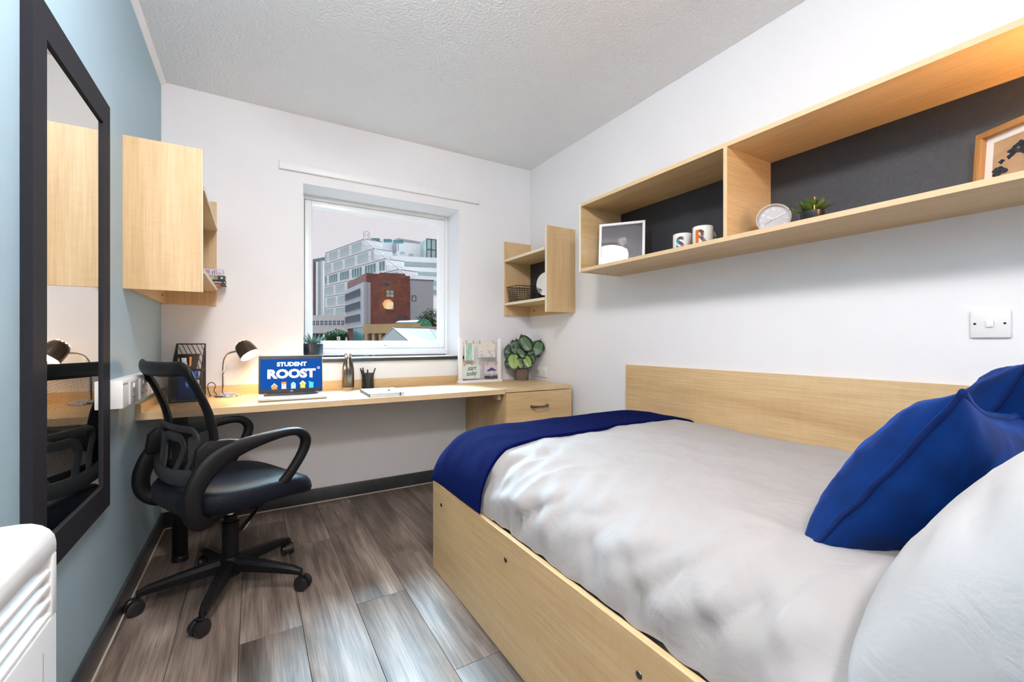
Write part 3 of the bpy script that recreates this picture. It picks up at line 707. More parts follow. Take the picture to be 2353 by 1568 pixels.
d_ = Vector((.25, -.95, 0)).normalized(); a = Vector((.64, 2.60, DZ + .0235))
B().cyl(a, a + d_ * .10, .0040, seg=12).o('barrel', WPL, fp)
B().cyl(a + d_ * .10, a + d_ * .125, .0044, .0044, 12).o('grip', BLKS, fp)
B().cyl(a + d_ * .125, a + d_ * .135, .004, .001, 12).o('tip', STEEL, fp)

# ================================================================== LEAF HELPERS
def leaf_mat(name, edge, mid, mid2, thr=.16):
    m, N, L, b = nt(name)
    tc = N.new('ShaderNodeTexCoord'); s_ = N.new('ShaderNodeSeparateXYZ'); L.new(tc.outputs['UV'], s_.inputs[0])
    n, _ = tex(N, L, 60, detail=2)
    def op(o, a, b2=None):
        n_ = N.new('ShaderNodeMath'); n_.operation = o
        for k, v in enumerate((a, b2)):
            if v is None: continue
            if hasattr(v, 'links'): L.new(v, n_.inputs[k])
            else: n_.inputs[k].default_value = v
        return n_.outputs[0]
    d = op('ABSOLUTE', op('SUBTRACT', s_.outputs[0], .5))
    d2 = op('ADD', d, op('MULTIPLY', op('SUBTRACT', n.outputs[0], .5), .14))
    tip = op('MAXIMUM', d2, op('MULTIPLY', op('ABSOLUTE', op('SUBTRACT', s_.outputs[1], .5)), .92))
    f = ramp(N, L, tip, ((.5 - thr - .02, (0, 0, 0)), (.5 - thr + .02, (1, 1, 1))))
    vein = op('LESS_THAN', d, .014)
    w_ = N.new('ShaderNodeTexWave'); w_.inputs['Scale'].default_value = 6; w_.inputs['Distortion'].default_value = 1; L.new(tc.outputs['UV'], w_.inputs['Vector']); w_.bands_direction = 'Y'
    x = mixc(N, L, w_.outputs['Fac'], mid, mid2); x = mixc(N, L, vein, x, edge); x = mixc(N, L, f.outputs[0], x, edge)
    L.new(x, b.inputs['Base Color']); b.inputs['Roughness'].default_value = .38
    b.inputs['Subsurface Weight'].default_value = 0; return m
def leaf(name, base, tip, width, nrm, bend, mats, parent, cup=.15, petiole=None):
    """blade from base to tip; nrm: facing direction of the blade"""
    base, tip = Vector(base), Vector(tip); ax_ = (tip - base); L_ = ax_.length; ax_.normalize(); nrm = Vector(nrm); side = ax_.cross(nrm).normalized(); nn = side.cross(ax_).normalized()
    b = B(); 
    def f(off):
        def g(u, v):
            wv = math.sin(PI * min(1, v * .97 + .015) ** .85) ** .95 * width / 2; s_ = (u * 2 - 1)
            return base + ax_ * L_ * v + side * s_ * wv + nn * (bend * L_ * (4 * v * (1 - v)) * .5 - cup * abs(s_) * wv + off + .004 * math.sin(v * 14) * abs(s_))
        return g
    b.grid(f(.0007), 6, 10, 0); b.grid(f(-.0007), 6, 10, 1, True)
    return b.o(name, mats, parent, 60, recalc=False)

# ================================================================== SUCCULENT ON THE WINDOW BOARD
qx, qy, qz = .330, 3.035, WZ0 + .003
SUC = [mat('succulent_green%d' % k, c, .45, var=.25, vscale=70) for k, c in enumerate(((.10, .19, .15), (.16, .27, .22), (.07, .15, .11)))]
NAVY = mat('navy_ceramic', (.012, .020, .035), .35); GOLD = mat('brass_band', (.36, .24, .07), .35, .9, var=.2)
sp = root('potted_succulent', 'spiky green succulent in a navy pot with a brass foot on the windowsill', 'potted plant', (qx, qy, qz))
pt = B().lathe([(.050, .014), (.0565, .030), (.0575, .092), (.0545, .093), (.0535, .078), (.0, .078)], (qx, qy, qz), 32).o('pot', NAVY, sp, 50)
B().lathe([(.0, 0), (.046, 0), (.0505, .005), (.0530, .0165), (.0500, .017)], (qx, qy, qz), 32).o('pot_foot', GOLD, pt, 50)
B().lathe([(.0535, .080), (.04, .084), (.0, .086)], (qx, qy, qz), 24).o('soil', mat('grit', (.20, .17, .13), .9, var=.5, vscale=200, bump=.6, bscale=180), pt)
rnd = random.Random(3)
for k in range(26):
    a = k * 2.4; el = .45 + .75 * (k / 26); r0 = .016 * (1 - k / 40); Lk = .075 - .012 * rnd.random()
    p0 = Vector((qx + r0 * math.cos(a), qy + r0 * math.sin(a), qz + .084)); dr_ = Vector((math.cos(a) * math.cos(el), math.sin(a) * math.cos(el), math.sin(el)))
    pts = [p0 + dr_ * Lk * t + Vector((0, 0, .012 * t * t)) for t in (0, .3, .65, 1)]
    B().tube(pts, [(.006, .004), (.0065, .004), (.004, .003), (.0005, .0005)], 6).o('leaf', SUC[k % 3], sp, 60)

# ================================================================== PEG PHOTO STAND
st_ = root('peg_photo_stand', 'white wooden peg stand with two strings of cards on the desk', 'photo stand', (1.440, 2.875, DZ))
WW = mat('white_wood', (.80, .79, .78), .5, var=.02)
a0, a1, yy = 1.268, 1.612, 2.875
bb = B().box(a0 - .004, a1 + .004, yy - .028, yy + .028, DZ, DZ + .018, .002).o('base_bar', WW, st_)
for xx in (a0, a1 - .026): B().box(xx, xx + .026, yy - .016, yy + .016, DZ + .018, DZ + .325, .0015).o('post', WW, st_)
TW = mat('grey_twine', (.16, .15, .13), .8)
PEG = mat('peg_wood', (.62, .36, .20), .6, var=.1, vscale=80)
def card(x0, x1, z0, z1, m, nm='card'): return B().box(x0, x1, yy - .006, yy - .0052, z0, z1).o(nm, m, st_, 0)
S1, S2 = DZ + .292, DZ + .134
for z in (S1, S2): B().cyl((a0 + .025, yy - .005, z), (a1 - .025, yy - .005, z + .001), .0011, seg=6).o('string', TW, st_)
def noisecard(name, stops, scale, axis=None, st=.3, dist=1):
    m, N, L, b = nt(name); n, _ = tex(N, L, scale, axis, 3, st, dist=dist); r = ramp(N, L, n.outputs[0], stops); L.new(r.outputs[0], b.inputs['Base Color']); b.inputs['Roughness'].default_value = .8; b.inputs['Specular IOR Level'].default_value = .05; return m
PAPER = mat('card_white', (.78, .78, .76), .7, var=.02)
c1 = card(1.312, 1.388, S1 - .128, S1 + .002, PAPER)
B().box(1.324, 1.372, yy - .0068, yy - .0062, S1 - .126, S1 - .002).o('print', noisecard('sage_print', ((.35, (.24, .46, .38)), (.6, (.42, .60, .52)), (.7, (.62, .72, .66))), 60, 2), c1, 0)
c2 = card(1.424, 1.566, S1 - .108, S1 + .002, PAPER)
CLD = B()
B().box(1.426, 1.564, yy - .0068, yy - .0062, S1 - .106, S1).o('print', noisecard('watercolour_print', ((.30, (.20, .20, .32)), (.42, (.50, .47, .50)), (.52, (.74, .70, .66)), (.60, (.78, .66, .54)), (.72, (.40, .44, .42))), 14, 0, .45, 2), c2, 0)
c3 = card(1.299, 1.438, S2 - .105, S2 + .002, mat('mint_card', (.62, .70, .66), .7, var=.02))
INK = mat('green_black_ink', (.015, .022, .012), .6)
for tx, z_, x_ in (('start', S2 - .042, 1.368), ('today', S2 - .080, 1.366)):
    text(tx, .046, 'lettering', INK, c3, frame((x_, yy - .0064, z_), (1, 0, .06), (0, 0, 1)), .0001, .0004, shear=.45, sx=.78)
c4_ = card(1.474, 1.588, S2 - .110, S2 + .002, mat('dusk_sky_print', (.62, .52, .55), .7, var=.1, vscale=12))
yc = yy - .0066
B().box(1.474, 1.588, yc, yy - .0059, S2 - .110, S2 - .088).o('print_sea', mat('print_dark', (.07, .05, .05), .7), c4_, 0)
B().box(1.474, 1.588, yc, yy - .0059, S2 - .088, S2 - .074).o('print_haze', mat('print_haze', (.36, .36, .42), .7), c4_, 0)
B().poly([(1.490, yc - .0004, S2 - .052), (1.533, yc - .0004, S2 - .026), (1.577, yc - .0004, S2 - .050), (1.560, yc - .0004, S2 - .054), (1.533, yc - .0004, S2 - .050), (1.506, yc - .0004, S2 - .056)]).o('print_parasol', mat('print_blue', (.025, .05, .20), .7), c4_, 0, recalc=False)
for xx in (1.528, 1.537): B().box(xx - .0013, xx + .0013, yc - .0003, yc, S2 - .096, S2 - .050).o('print_leg', PRINTW, c4_, 0)
for z, xs_ in ((S1, (1.326, 1.382, 1.434, 1.548)), (S2, (1.312, 1.372, 1.436, 1.496, 1.566))):
    for xx in xs_:
        B().box(xx - .0035, xx + .0035, yy - .012, yy - .0005, z - .010, z + .017, .0008).o('peg', PEG, st_)

# ================================================================== CALATHEA
kx, ky = 1.800, 2.868
pl_ = root('potted_calathea', 'broad-leaved green calathea in a speckled brown pot on the drawer unit', 'potted plant', (kx, ky, .706))
POTB = mat('speckled_clay', (.16, .115, .085), .75, var=.35, vscale=160, bump=.5, bscale=320)
B().lathe([(.0, 0), (.050, 0), (.055, .004), (.0585, .090), (.0555, .091), (.054, .075), (.0, .075)], (kx, ky, .706), 36).o('pot', POTB, pl_, 50)
B().lathe([(.0545, .074), (.0, .082)], (kx, ky, .706), 20).o('soil', mat('dark_soil', (.03, .02, .015), .95, var=.4, vscale=120, bump=.7, bscale=120), pl_)
EDGEC = (.010, .026, .012)
LM = [leaf_mat('calathea_dull', EDGEC, (.070, .150, .070), (.11, .19, .10)), leaf_mat('calathea_lime', EDGEC, (.20, .32, .06), (.30, .40, .13)), leaf_mat('calathea_olive', EDGEC, (.10, .17, .035), (.15, .22, .06)), leaf_mat('calathea_dark', EDGEC, (.040, .075, .040), (.055, .10, .05))]
PURP = mat('leaf_underside', (.055, .014, .022), .5, var=.2)
STEM = mat('stem_red', (.12, .035, .025), .5)
cF = Vector((-.5125, -.8587, 0)); cR = Vector((.8587, -.5125, 0)); K = Vector((kx, ky, .706))
def kp(px, py, dep):   # offset in the plant's frame: px to the bed side, py up, dep towards the room
    p = K + cR * px * 1.22 + Vector((0, 0, .02 + py)) + cF * dep
    return p
LV = [  # base(px,py,dep), tip, width, material, bend
    ((-.005, .330, .02), (.060, .200, .075), .088, 0, .10), ((-.035, .300, .00), (-.010, .170, .055), .075, 3, .10),
    ((-.060, .290, -.01), (-.025, .175, .04), .070, 0, .12), ((.100, .285, .005), (.035, .170, .06), .062, 2, .10),
    ((.118, .290, .02), (.085, .165, .075), .085, 0, .12), ((-.052, .195, .03), (-.048, .058, .105), .105, 1, .10),
    ((.018, .180, .05), (.052, .075, .105), .072, 1, .12), ((-.030, .235, .04), (.020, .150, .09), .052, 0, .12),
    ((.050, .205, .02), (.072, .105, .08), .058, 0, .14), ((-.020, .160, .05), (.000, .070, .09), .070, 2, .16),
    ((.00, .215, .01), (.01, .110, .07), .10, 3, .08), ((.065, .270, -.03), (.110, .155, -.01), .08, 3, .10),
    ((-.070, .235, -.02), (-.095, .130, .02), .055, 3, .2), ((.02, .30, -.03), (.065, .23, -.02), .07, 3, .1), ((-.085, .255, .0), (-.100, .145, .03), .045, 3, .25), ((-.085, .16, .02), (-.088, .055, .05), .05, 3, .2)]
for b0, t0, w0, mi, bd in LV:
    p0, p1 = kp(*b0), kp(*t0)
    lf = leaf('leaf', p0, p1, w0 * 1.18, (cF + Vector((0, 0, .7))), bd, [LM[mi], PURP], pl_)
    B().tube(cat([K + Vector((0, 0, .078)) + (p0 - K) * .10, K + (p0 - K) * .55 + Vector((0, 0, .06)), p0 + Vector((0, 0, .006)), p0 + (p1 - p0) * .06], 4), .0022, 6).o('stem', STEM, lf, 60)

# ================================================================== SOCKETS, SWITCH, TRUNKING
def pins(b, y, z, x, sgn, s=1):
    pass
def socket_right():
    s = root('wall_socket', 'white double wall socket behind the calathea on the white wall', 'socket', (XR, 2.789, .728))
    pt = B().box(XR - .009, XR, 2.716, 2.862, .728, .814, .003).o('face_plate', WPL, s)
    for yc_ in (2.752, 2.826):
        for dy, dz, hy, hz in ((0, .012, .002, .004), (-.011, -.010, .0032, .002), (.011, -.010, .0032, .002)):
            B().box(XR - .0093, XR - .0085, yc_ + dy - hy, yc_ + dy + hy, .763 + dz - hz, .763 + dz + hz).o('pin_hole', PRINTK, pt, 0)
        B().box(XR - .013, XR - .008, yc_ - .006, yc_ + .006, .790, .806, .0015).o('rocker', WPL, pt)
    for y in (2.745, 2.833): B().cyl((XR - .0097, y - .0, .771), (XR - .0085, y, .771), .003).o('screw', PRINTK, pt)
socket_right()
sw = root('light_switch', 'white single light switch plate on the white wall above the bed', 'light switch', (XR, .387, 1.018))
pt = B().box(XR - .010, XR, .345, .431, 1.018, 1.104, .004).o('face_plate', WPL, sw)
B().box(XR - .0155, XR - .009, .379, .397, 1.050, 1.072, .003).o('rocker', TRIMW, pt)
for y in (.357, .420): B().cyl((XR - .0108, y, 1.0615), (XR - .0095, y, 1.0615), .0032, seg=14).o('screw', SCREW, pt)

tk = root('cable_trunking', 'white box cable trunking along the blue wall above the desk end', 'trunking', (XL, 2.43, .781))
tx0, tx1 = XL, -.374
body = B().box(tx0, tx1, 1.913, YB, .781, .875, .003).o('casing', WPL, tk)
B().box(tx1 - .0005, tx1 + .0012, 1.913, YB, .863, .865).o('cover_seam', mat('seam_grey', (.3, .3, .3), .6), tk, 0)
def sock(y0, y1, label, single):
    s = root('socket_outlet', label, 'socket', (tx1, (y0 + y1) / 2, .787))
    p = B().box(tx1, tx1 + .008, y0, y1, .786, .868, .003).o('face_plate', mat('socket_grey', (.55, .55, .56), .4) if single else WPL, s)
    cs = [(y0 + y1) / 2] if single else [y0 + .04, y1 - .04]
    for yc_ in cs:
        for dy, dz, hy, hz in ((0, .010, .0022, .005), (-.011, -.012, .004, .0022), (.011, -.012, .004, .0022)):
            B().box(tx1 + .0075, tx1 + .0085, yc_ + dy - hy, yc_ + dy + hy, .822 + dz - hz, .822 + dz + hz).o('pin_hole', PRINTK, p, 0)
        B().box(tx1 + .007, tx1 + .012, yc_ - .006, yc_ + .006, .844, .860, .0015).o('rocker', WPL, p)
sock(1.975, 2.060, 'grey single outlet on the trunking beside the mirror', True)
sock(2.130, 2.276, 'white double power socket on the trunking behind the chair back', False)
sock(2.345, 2.430, 'white single power socket on the trunking over the desk corner', True)

# ================================================================== WIRE RACK WITH SNACKS (desk corner)
wr = root('wire_rack', 'black wire rack with sloping sides holding snacks in the desk corner', 'wire rack', (-.285, 2.80, DZ))
rx0, rx1, ry0, ry1, rh, rf = -.352, -.228, 2.665, 2.925, .288, .115
wb = B()
def bar(a, c, r=.0026): wb.cyl(a, c, r, seg=7)
T = lambda x, t: (x, ry1 + (ry0 - ry1) * t, DZ + rh + (rf - rh) * t)
bt = lambda x, t: (x, ry1 + (ry0 - ry1) * t, DZ + .004)
for x in (rx0, rx1):
    bar(T(x, 0), T(x, 1), .0034); bar(bt(x, 0), bt(x, 1), .0034); bar(bt(x, 0), T(x, 0), .0034); bar(bt(x, 1), T(x, 1), .0034)
for t in (0, 1):
    bar(T(rx0, t), T(rx1, t), .0034); bar(bt(rx0, t), bt(rx1, t), .0034)
wb.o('frame', BLKW, wr)
wb = B()
for x in (rx0, rx1):
    for k in range(1, 12): bar(bt(x, k / 12), T(x, k / 12), .0015)
for k in range(1, 6):
    x = rx0 + (rx1 - rx0) * k / 6; bar(bt(x, 0), bt(x, 1), .0015); bar(bt(x, 1), T(x, 1), .0015)
    bar((x, ry1, DZ + rh), (min(rx1, x + .055), ry1, DZ + rh - .055 * (rx1 - x > .055) * 2.4 - (rx1 - x) * 2.4 * (rx1 - x <= .055)), .0016)
for k in range(7):
    xa = rx0 + (rx1 - rx0) * (k - 3) / 6; zb = DZ + .004
    L0 = Vector((xa, ry1, DZ + rh)); L1 = Vector((xa + .118, ry1, DZ + .004)); 
    t0 = max(0, (rx0 - xa) / .118); t1 = min(1, (rx1 - xa) / .118)
    if t1 > t0: bar(L0.lerp(L1, t0), L0.lerp(L1, t1), .0016)
wb.o('wires', BLKW, wr)
wb = B()
for k in range(7): x = rx0 + (rx1 - rx0) * k / 6; bar((x, 2.76, DZ + .150), (x, ry1, DZ + .150), .0015)
for y in (2.76, 2.84, ry1): bar((rx0, y, DZ + .150), (rx1, y, DZ + .150), .0022)
wb.o('upper_tier', BLKW, wr)
nx, ny, nz = -.293, 2.845, DZ + .1525
npot = root('noodle_pot', 'black instant noodle pot on the upper tier of the wire rack', 'food pot', (nx, ny, nz))
NP = mat('noodle_black', (.018, .015, .014), .45)
B().lathe([(.0, 0), (.033, 0), (.048, .078), (.051, .080), (.051, .083), (.0, .083)], (nx, ny, nz), 28).o('tub', NP, npot, 40)
for k, (a, z, hh, wd, m) in enumerate(((-1.95, .052, .012, .26, PRINTW), (-1.98, .030, .008, .34, PRINTW), (-1.30, .045, .024, .10, mat('orange_label', (.75, .28, .06), .6)), (-2.55, .055, .008, .10, mat('lime_label', (.45, .55, .03), .6)), (-2.55, .038, .008, .10, mat('green_label', (.10, .35, .04), .6)), (-2.55, .021, .008, .10, mat('yellow_label', (.7, .55, .03), .6)))):
    b = B(); b.grid(lambda u, v: Vector((nx + (.0338 + .015 * (z + (v - .5) * hh * 2) / .078) * math.cos(a + (u - .5) * 2 * wd), ny + (.0338 + .015 * (z + (v - .5) * hh * 2) / .078) * math.sin(a + (u - .5) * 2 * wd), nz + z + (v - .5) * hh * 2)), 8, 2); b.o('printed_mark', m, npot, 60, recalc=False)
cx_, cy_ = -.288, 2.712
cr = root('crisp_packet', 'blue foil crisp packet standing in the front of the wire rack', 'crisp packet', (cx_, cy_, DZ + .006))
BAG = mat('blue_foil', (.02, .07, .30), .28, .4, var=.5, vscale=30)
b = B()
def bag(sgn):
    def g(u, v):
        x = (u * 2 - 1); z = v; w_ = .046 * (1 - .06 * math.sin(PI * v)); th = .026 * (max(0, 1 - x * x)) ** .6 * math.sin(PI * min(1, max(0, v))) ** .6
        n_ = .004 * noise.noise(Vector((x * 3, v * 5, sgn * 4)))
        return Vector((cx_ + x * w_, cy_ + sgn * (th + (n_ if 0 < u < 1 and 0 < v < 1 else 0)) + .03 * v, DZ + .0065 + z * .145))
    return g
b.grid(bag(-1), 12, 14); b.grid(bag(1), 12, 14); b.merge(1e-5); b.o('packet', BAG, cr, 60)

# ================================================================== PAPERBACKS
bk = [('book', -.139, .046, (.62, .60, .66), 'thick pale lilac paperback on top of the stack with a red title', 'ns'), ('book', -.129, .0, None, '', '')]
zz = 1.3065
books = [(-.125, .008, (.62, .15, .07), 'thin orange-red paperback at the bottom of the stack on the shelf'),
         (-.1285, .021, (.012, .012, .016), 'black paperback with white capitals on its spine in the shelf stack'),
         (-.130, .024, (.30, .24, .15), 'sand and dark spined paperback second from the top of the stack'),
         (-.141, .036, (.62, .60, .68), 'thick pale lilac paperback topping the stack with a red title')]
for i, (xr, th, c_, lab) in enumerate(books):
    yb0 = 2.802 + .004 * (i % 2); xl = xr - .198; r_ = root('book', lab, 'book', ((xl + xr) / 2, yb0 + .066, zz), group='paperbacks stacked on the corner shelf')
    if i == 0: xl += .02; xr -= .03
    cov = mat('cover_%d' % i, c_, .45, var=.05); PG = mat('pages_%d' % i, (.66, .61, .50), .8, var=.1, vscale=400)
    e1 = .0009
    B().box(xl, xr, yb0, yb0 + .130, zz, zz + e1).box(xl, xr, yb0, yb0 + .130, zz + th - e1, zz + th).box(xl, xr, yb0, yb0 + .0012, zz, zz + th).o('cover', cov, r_, 0)
    B().box(xl + .002, xr - .002, yb0 + .0012, yb0 + .127, zz + e1, zz + th - e1).o('pages', PG, r_, 0)
    fm = lambda x, z: frame((x, yb0 - .0004, z), (1, 0, 0), (0, 0, 1))
    if i == 1:
        text('MAL PEOPLE', .0098, 'spine_text', PRINTW, r_, fm(-.148, zz + .006), .0001, .0002, align='RIGHT'); text('f', .010, 'spine_mark', PRINTW, r_, fm(-.133, zz + .007), .0001, .0003)
    if i == 2:
        B().box(xr - .034, xr, yb0 - .0006, yb0 + .001, zz, zz + th).o('spine_band', mat('spine_dark', (.012, .014, .016), .5), r_, 0)
        B().box(xr - .085, xr - .052, yb0 - .0005, yb0 + .001, zz + .002, zz + th - .002).o('spine_panel', mat('spine_cream', (.60, .46, .30), .6), r_, 0)
        text('In the', .011, 'spine_text', mat('brown_ink', (.25, .12, .04), .6), r_, fm(xr - .068, zz + .012), .0001, 0); B().box(xr - .020, xr - .011, yb0 - .0009, yb0, zz + .008, zz + .016).o('spine_mark', PRINTW, r_, 0)
    if i == 3:
        text('ns', .034, 'spine_text', PRINTR, r_, fm(xr - .057, zz + .011), .0001, .0004, align='RIGHT', sx=.8)
        for k, (dx, m_) in enumerate(((.047, SCREW), (.039, SCREW), (.031, PRINTR))): B().box(xr - dx, xr - dx + .003, yb0 - .0004, yb0, zz + .006, zz + .030 - .006 * (k == 0)).o('spine_line', m_, r_, 0)
        B().box(xr - .024, xr - .008, yb0 - .0004, yb0, zz + .012, zz + .0145).o('spine_line', SCREW, r_, 0)
    zz += th + .0004

# ================================================================== BASKET AND ROUND MIRROR IN THE OTHER UNIT
bk_ = root('wire_basket', 'small black wire grid basket on the lower corner shelf', 'basket', (1.790, 2.845, 1.306))
wb = B(); zb, zt_ = 1.309, 1.428
def sq(t):  # corner rect at height t
    k = .84 + .16 * t; return 1.790 - .095 * k, 1.790 + .095 * k, 2.845 - .075 * k, 2.845 + .075 * k, zb + (zt_ - zb) * t
for i in range(8):
    t = i / 7; xa, xb, ya, yb_, z = sq(t); r = .0028 if i == 7 else .0014
    for p, q in (((xa, ya), (xb, ya)), ((xb, ya), (xb, yb_)), ((xb, yb_), (xa, yb_)), ((xa, yb_), (xa, ya))): bar((*p, z), (*q, z), r)
a_, c_ = sq(0), sq(1)
for k in range(9):
    f_ = k / 8
    for y in (2, 3): bar((a_[0] + (a_[1] - a_[0]) * f_, a_[y], a_[4]), (c_[0] + (c_[1] - c_[0]) * f_, c_[y], c_[4]), .0014)
    if k % 1 == 0 and k < 8:
        for x in (0, 1): bar((a_[x], a_[2] + (a_[3] - a_[2]) * f_, a_[4]), (c_[x], c_[2] + (c_[3] - c_[2]) * f_, c_[4]), .0014)
    bar((a_[0] + (a_[1] - a_[0]) * f_, a_[2], zb), (a_[0] + (a_[1] - a_[0]) * f_, a_[3], zb), .0012)
wb.o('wire_grid', BLKW, bk_)
rm = root('round_mirror', 'small round table mirror on black wire legs inside the corner shelf', 'mirror', (1.868, 2.655, 1.306))
Mm = Matrix.Translation((1.874, 2.655, 1.438)) @ Matrix.Rotation(math.radians(14), 4, 'Z') @ Matrix.Rotation(math.radians(-88), 4, 'Y')
B().lathe([(.0, -.004), (.088, -.004), (.092, -.002), (.092, .003), (.088, .004), (.0865, .0015), (.0, .0015)], seg=44, M=Mm).o('rim', BLKW, rm)
B().lathe([(.0, .0018), (.0862, .0018), (.0862, .0024), (.0, .0024)], seg=44, M=Mm).o('mirror_glass', MIRROR, rm)
wb = B()
for s_ in (-1, 1): bar((1.872, 2.655 + s_ * .096, 1.448), (1.85, 2.655 + s_ * .075, 1.3075), .0022); bar((1.872, 2.655 + s_ * .096, 1.448), (1.90, 2.655 + s_ * .10, 1.3075), .0022); bar((1.872, 2.655 + s_ * .096, 1.448), (1.874, 2.655 + s_ * .09, 1.440), .003)
wb.o('wire_stand', BLKW, rm)

# ================================================================== THINGS ON THE LONG SHELF
# picture leaning in the shelf corner (square white frame)
def picture(name, label, TLb, right, w_, h_, fw_, dep, lean, fm_, build, glass_m=PGLASS, mount=0):
    """TLb: bottom left corner; right: direction of the bottom edge; leans back by `lean`"""
    r = Vector(right).normalized(); n0 = r.cross(Vector((0, 0, 1))).normalized()      # n0 points to the viewer side
    up = (Vector((0, 0, 1)) * math.cos(lean) - n0 * math.sin(lean)); nn = r.cross(up).normalized()
    O = Vector(TLb); M_ = Matrix.Translation(O) @ Matrix((r, up, nn)).transposed().to_4x4()
    p = root(name, label, 'picture', O + r * w_ / 2)
    for q, nm in (((0, w_, 0, fw_), 'frame_rail'), ((0, w_, h_ - fw_, h_), 'frame_rail'), ((0, fw_, fw_, h_ - fw_), 'frame_stile'), ((w_ - fw_, w_, fw_, h_ - fw_), 'frame_stile')):
        B().box(q[0], q[1], q[2], q[3], -dep, 0, .0008, M=M_).o(nm, fm_, p)
    B().box(fw_, w_ - fw_, fw_, h_ - fw_, -dep, -dep + .003, M=M_).o('backing', PAPER, p, 0)
    build(p, M_, -dep + .0033)
    B().box(fw_, w_ - fw_, fw_, h_ - fw_, -.006, -.0045, M=M_).o('glass', glass_m, p, 0)
    return p
def pic_flower(p, M_, z):
    f = .014; W = .25
    B().box(f, W - f, f, W - f, z - .0003, z, M=M_).o('print', mat('mauve_grey_print', (.085, .078, .092), .7, var=.12, vscale=6), p, 0)
    PET = mat('print_petal', (.34, .32, .33), .7, var=.15, vscale=60); PETS = mat('print_petal_shade', (.22, .20, .21), .7)
    for cx0, cy0, rr_, m in ((.118, .152, .013, PET), (.136, .154, .013, PET), (.112, .138, .013, PETS), (.128, .132, .014, PET), (.140, .140, .012, PETS), (.124, .145, .009, PETS), (.140, .100, .010, PETS), (.150, .094, .009, PET), (.136, .112, .007, PETS)):
        B().poly([M_ @ Vector((cx0 + rr_ * math.cos(2 * PI * k / 12), cy0 + rr_ * math.sin(2 * PI * k / 12), z + .0003 + cx0 * .001)) for k in range(12)]).o('print_flower', m, p, 0, recalc=False)
PICN = (.603, -.797, 0)
picture('framed_picture', 'square white framed flower print leaning at the end of the long shelf', (1.664, 1.842, SZ + .0005), PICN, .25, .25, .014, .018, math.radians(8.1), WW, pic_flower)
def pic_wood(p, M_, z):
    f = .018; W, Hh = .30, .21
    B().box(f, W - f, f, Hh - f, z - .0003, z, M=M_).o('mount', PAPER, p, 0)
    m = .020
    B().box(f + m, W - f - m, f + m, Hh - f - m, z, z + .0004, M=M_).o('print', noisecard('tan_print', ((.3, (.38, .25, .14)), (.7, (.52, .37, .22))), 8), p, 0)
    BLU = noisecard('blue_black_print', ((.4, (.012, .018, .03)), (.6, (.03, .05, .07)), (.72, (.20, .22, .18))), 110)
    rn = random.Random(5)
    # generic dark leafy blotches
    for k in range(26):
        u0 = f + m + .012 + .20 * rn.random(); v0 = f + m + .012 + .045 * rn.random() + .05 * math.exp(-((u0 - .12) / .05) ** 2); rr_ = .008 + .010 * rn.random()
        B().poly([M_ @ Vector((u0 + rr_ * (1 + .3 * math.sin(3 * a + k)) * math.cos(a), v0 + rr_ * .7 * (1 + .3 * math.cos(4 * a + k)) * math.sin(a), z + .0006 + k * .00001)) for a in [2 * PI * t / 18 for t in range(18)]]).o('print_blotch', BLU, p, 0, recalc=False)
OAK = wood('oak_frame', 2, (.30, .145, .04), (.42, .215, .07), (.50, .28, .10))
picture('framed_picture', 'oak framed print with dark blotches on tan leaning on the long shelf', (1.880, .418, SZ + .0005), (-.49, -.872, 0), .30, .21, .018, .020, math.radians(4), OAK, pic_wood, glass('picture_glass_dim', .03))

MUGW = mat('white_glaze', (.74, .72, .68), .12, var=.02)
def mug(x, y, ch_, m1, m2, label, hang):
    g = root('mug', label, 'mug', (x, y, SZ), group='letter mugs on the long shelf')
    R0 = .043; Hm = .088
    B().lathe([(.0, .003), (.030, .003), (.032, 0), (.038, .001), (R0, .006), (R0, Hm - .002), (R0 - .0015, Hm), (R0 - .003, Hm - .002), (R0 - .0035, .010), (.0, .008)], (x, y, SZ), 40).o('cup', MUGW, g, 50)
    hv = Vector((math.cos(hang), math.sin(hang), 0)); c0 = Vector((x, y, SZ))
    B().tube(cat([c0 + hv * (R0 - .002) + Vector((0, 0, .070)), c0 + hv * (R0 + .018) + Vector((0, 0, .070)), c0 + hv * (R0 + .028) + Vector((0, 0, .045)), c0 + hv * (R0 + .016) + Vector((0, 0, .020)), c0 + hv * (R0 - .002) + Vector((0, 0, .020))]), [(.0055, .004)] * 21, 8).o('handle', MUGW, g, 60)
    # letter wrapped on the cup towards the room
    cu = bpy.data.curves.new('t', 'FONT'); cu.body = ch_; cu.size = .078; cu.offset = .0035; cu.align_x = 'CENTER'
    t = bpy.data.objects.new('t', cu); col.objects.link(t); dg = bpy.context.evaluated_depsgraph_get(); me = bpy.data.meshes.new_from_object(t.evaluated_get(dg)); bpy.data.objects.remove(t)
    bm = bmesh.new(); bm.from_mesh(me); bmesh.ops.triangulate(bm, faces=bm.faces)
    bmesh.ops.subdivide_edges(bm, edges=[e for e in bm.edges if e.calc_length() > .004], cuts=3, use_grid_fill=False); bmesh.ops.triangulate(bm, faces=bm.faces)
    fa = math.atan2(-y, -x) - .25
    for v in bm.verts:
        a = fa + v.co.x / R0; v.co = Vector((x + (R0 + .0006) * math.cos(a), y + (R0 + .0006) * math.sin(a), SZ + .014 + v.co.y))
    for f in bm.faces: f.material_index = 1 if math.sin((f.calc_center_median() - Vector((x, y, 0))).to_2d().angle_signed(Vector((math.cos(fa), math.sin(fa)))) * -1) < .1 else 0
    me2 = bpy.data.meshes.new('letter'); bm.to_mesh(me2); bm.free()
    put('letter', me2, [m1, m2], g, 0)
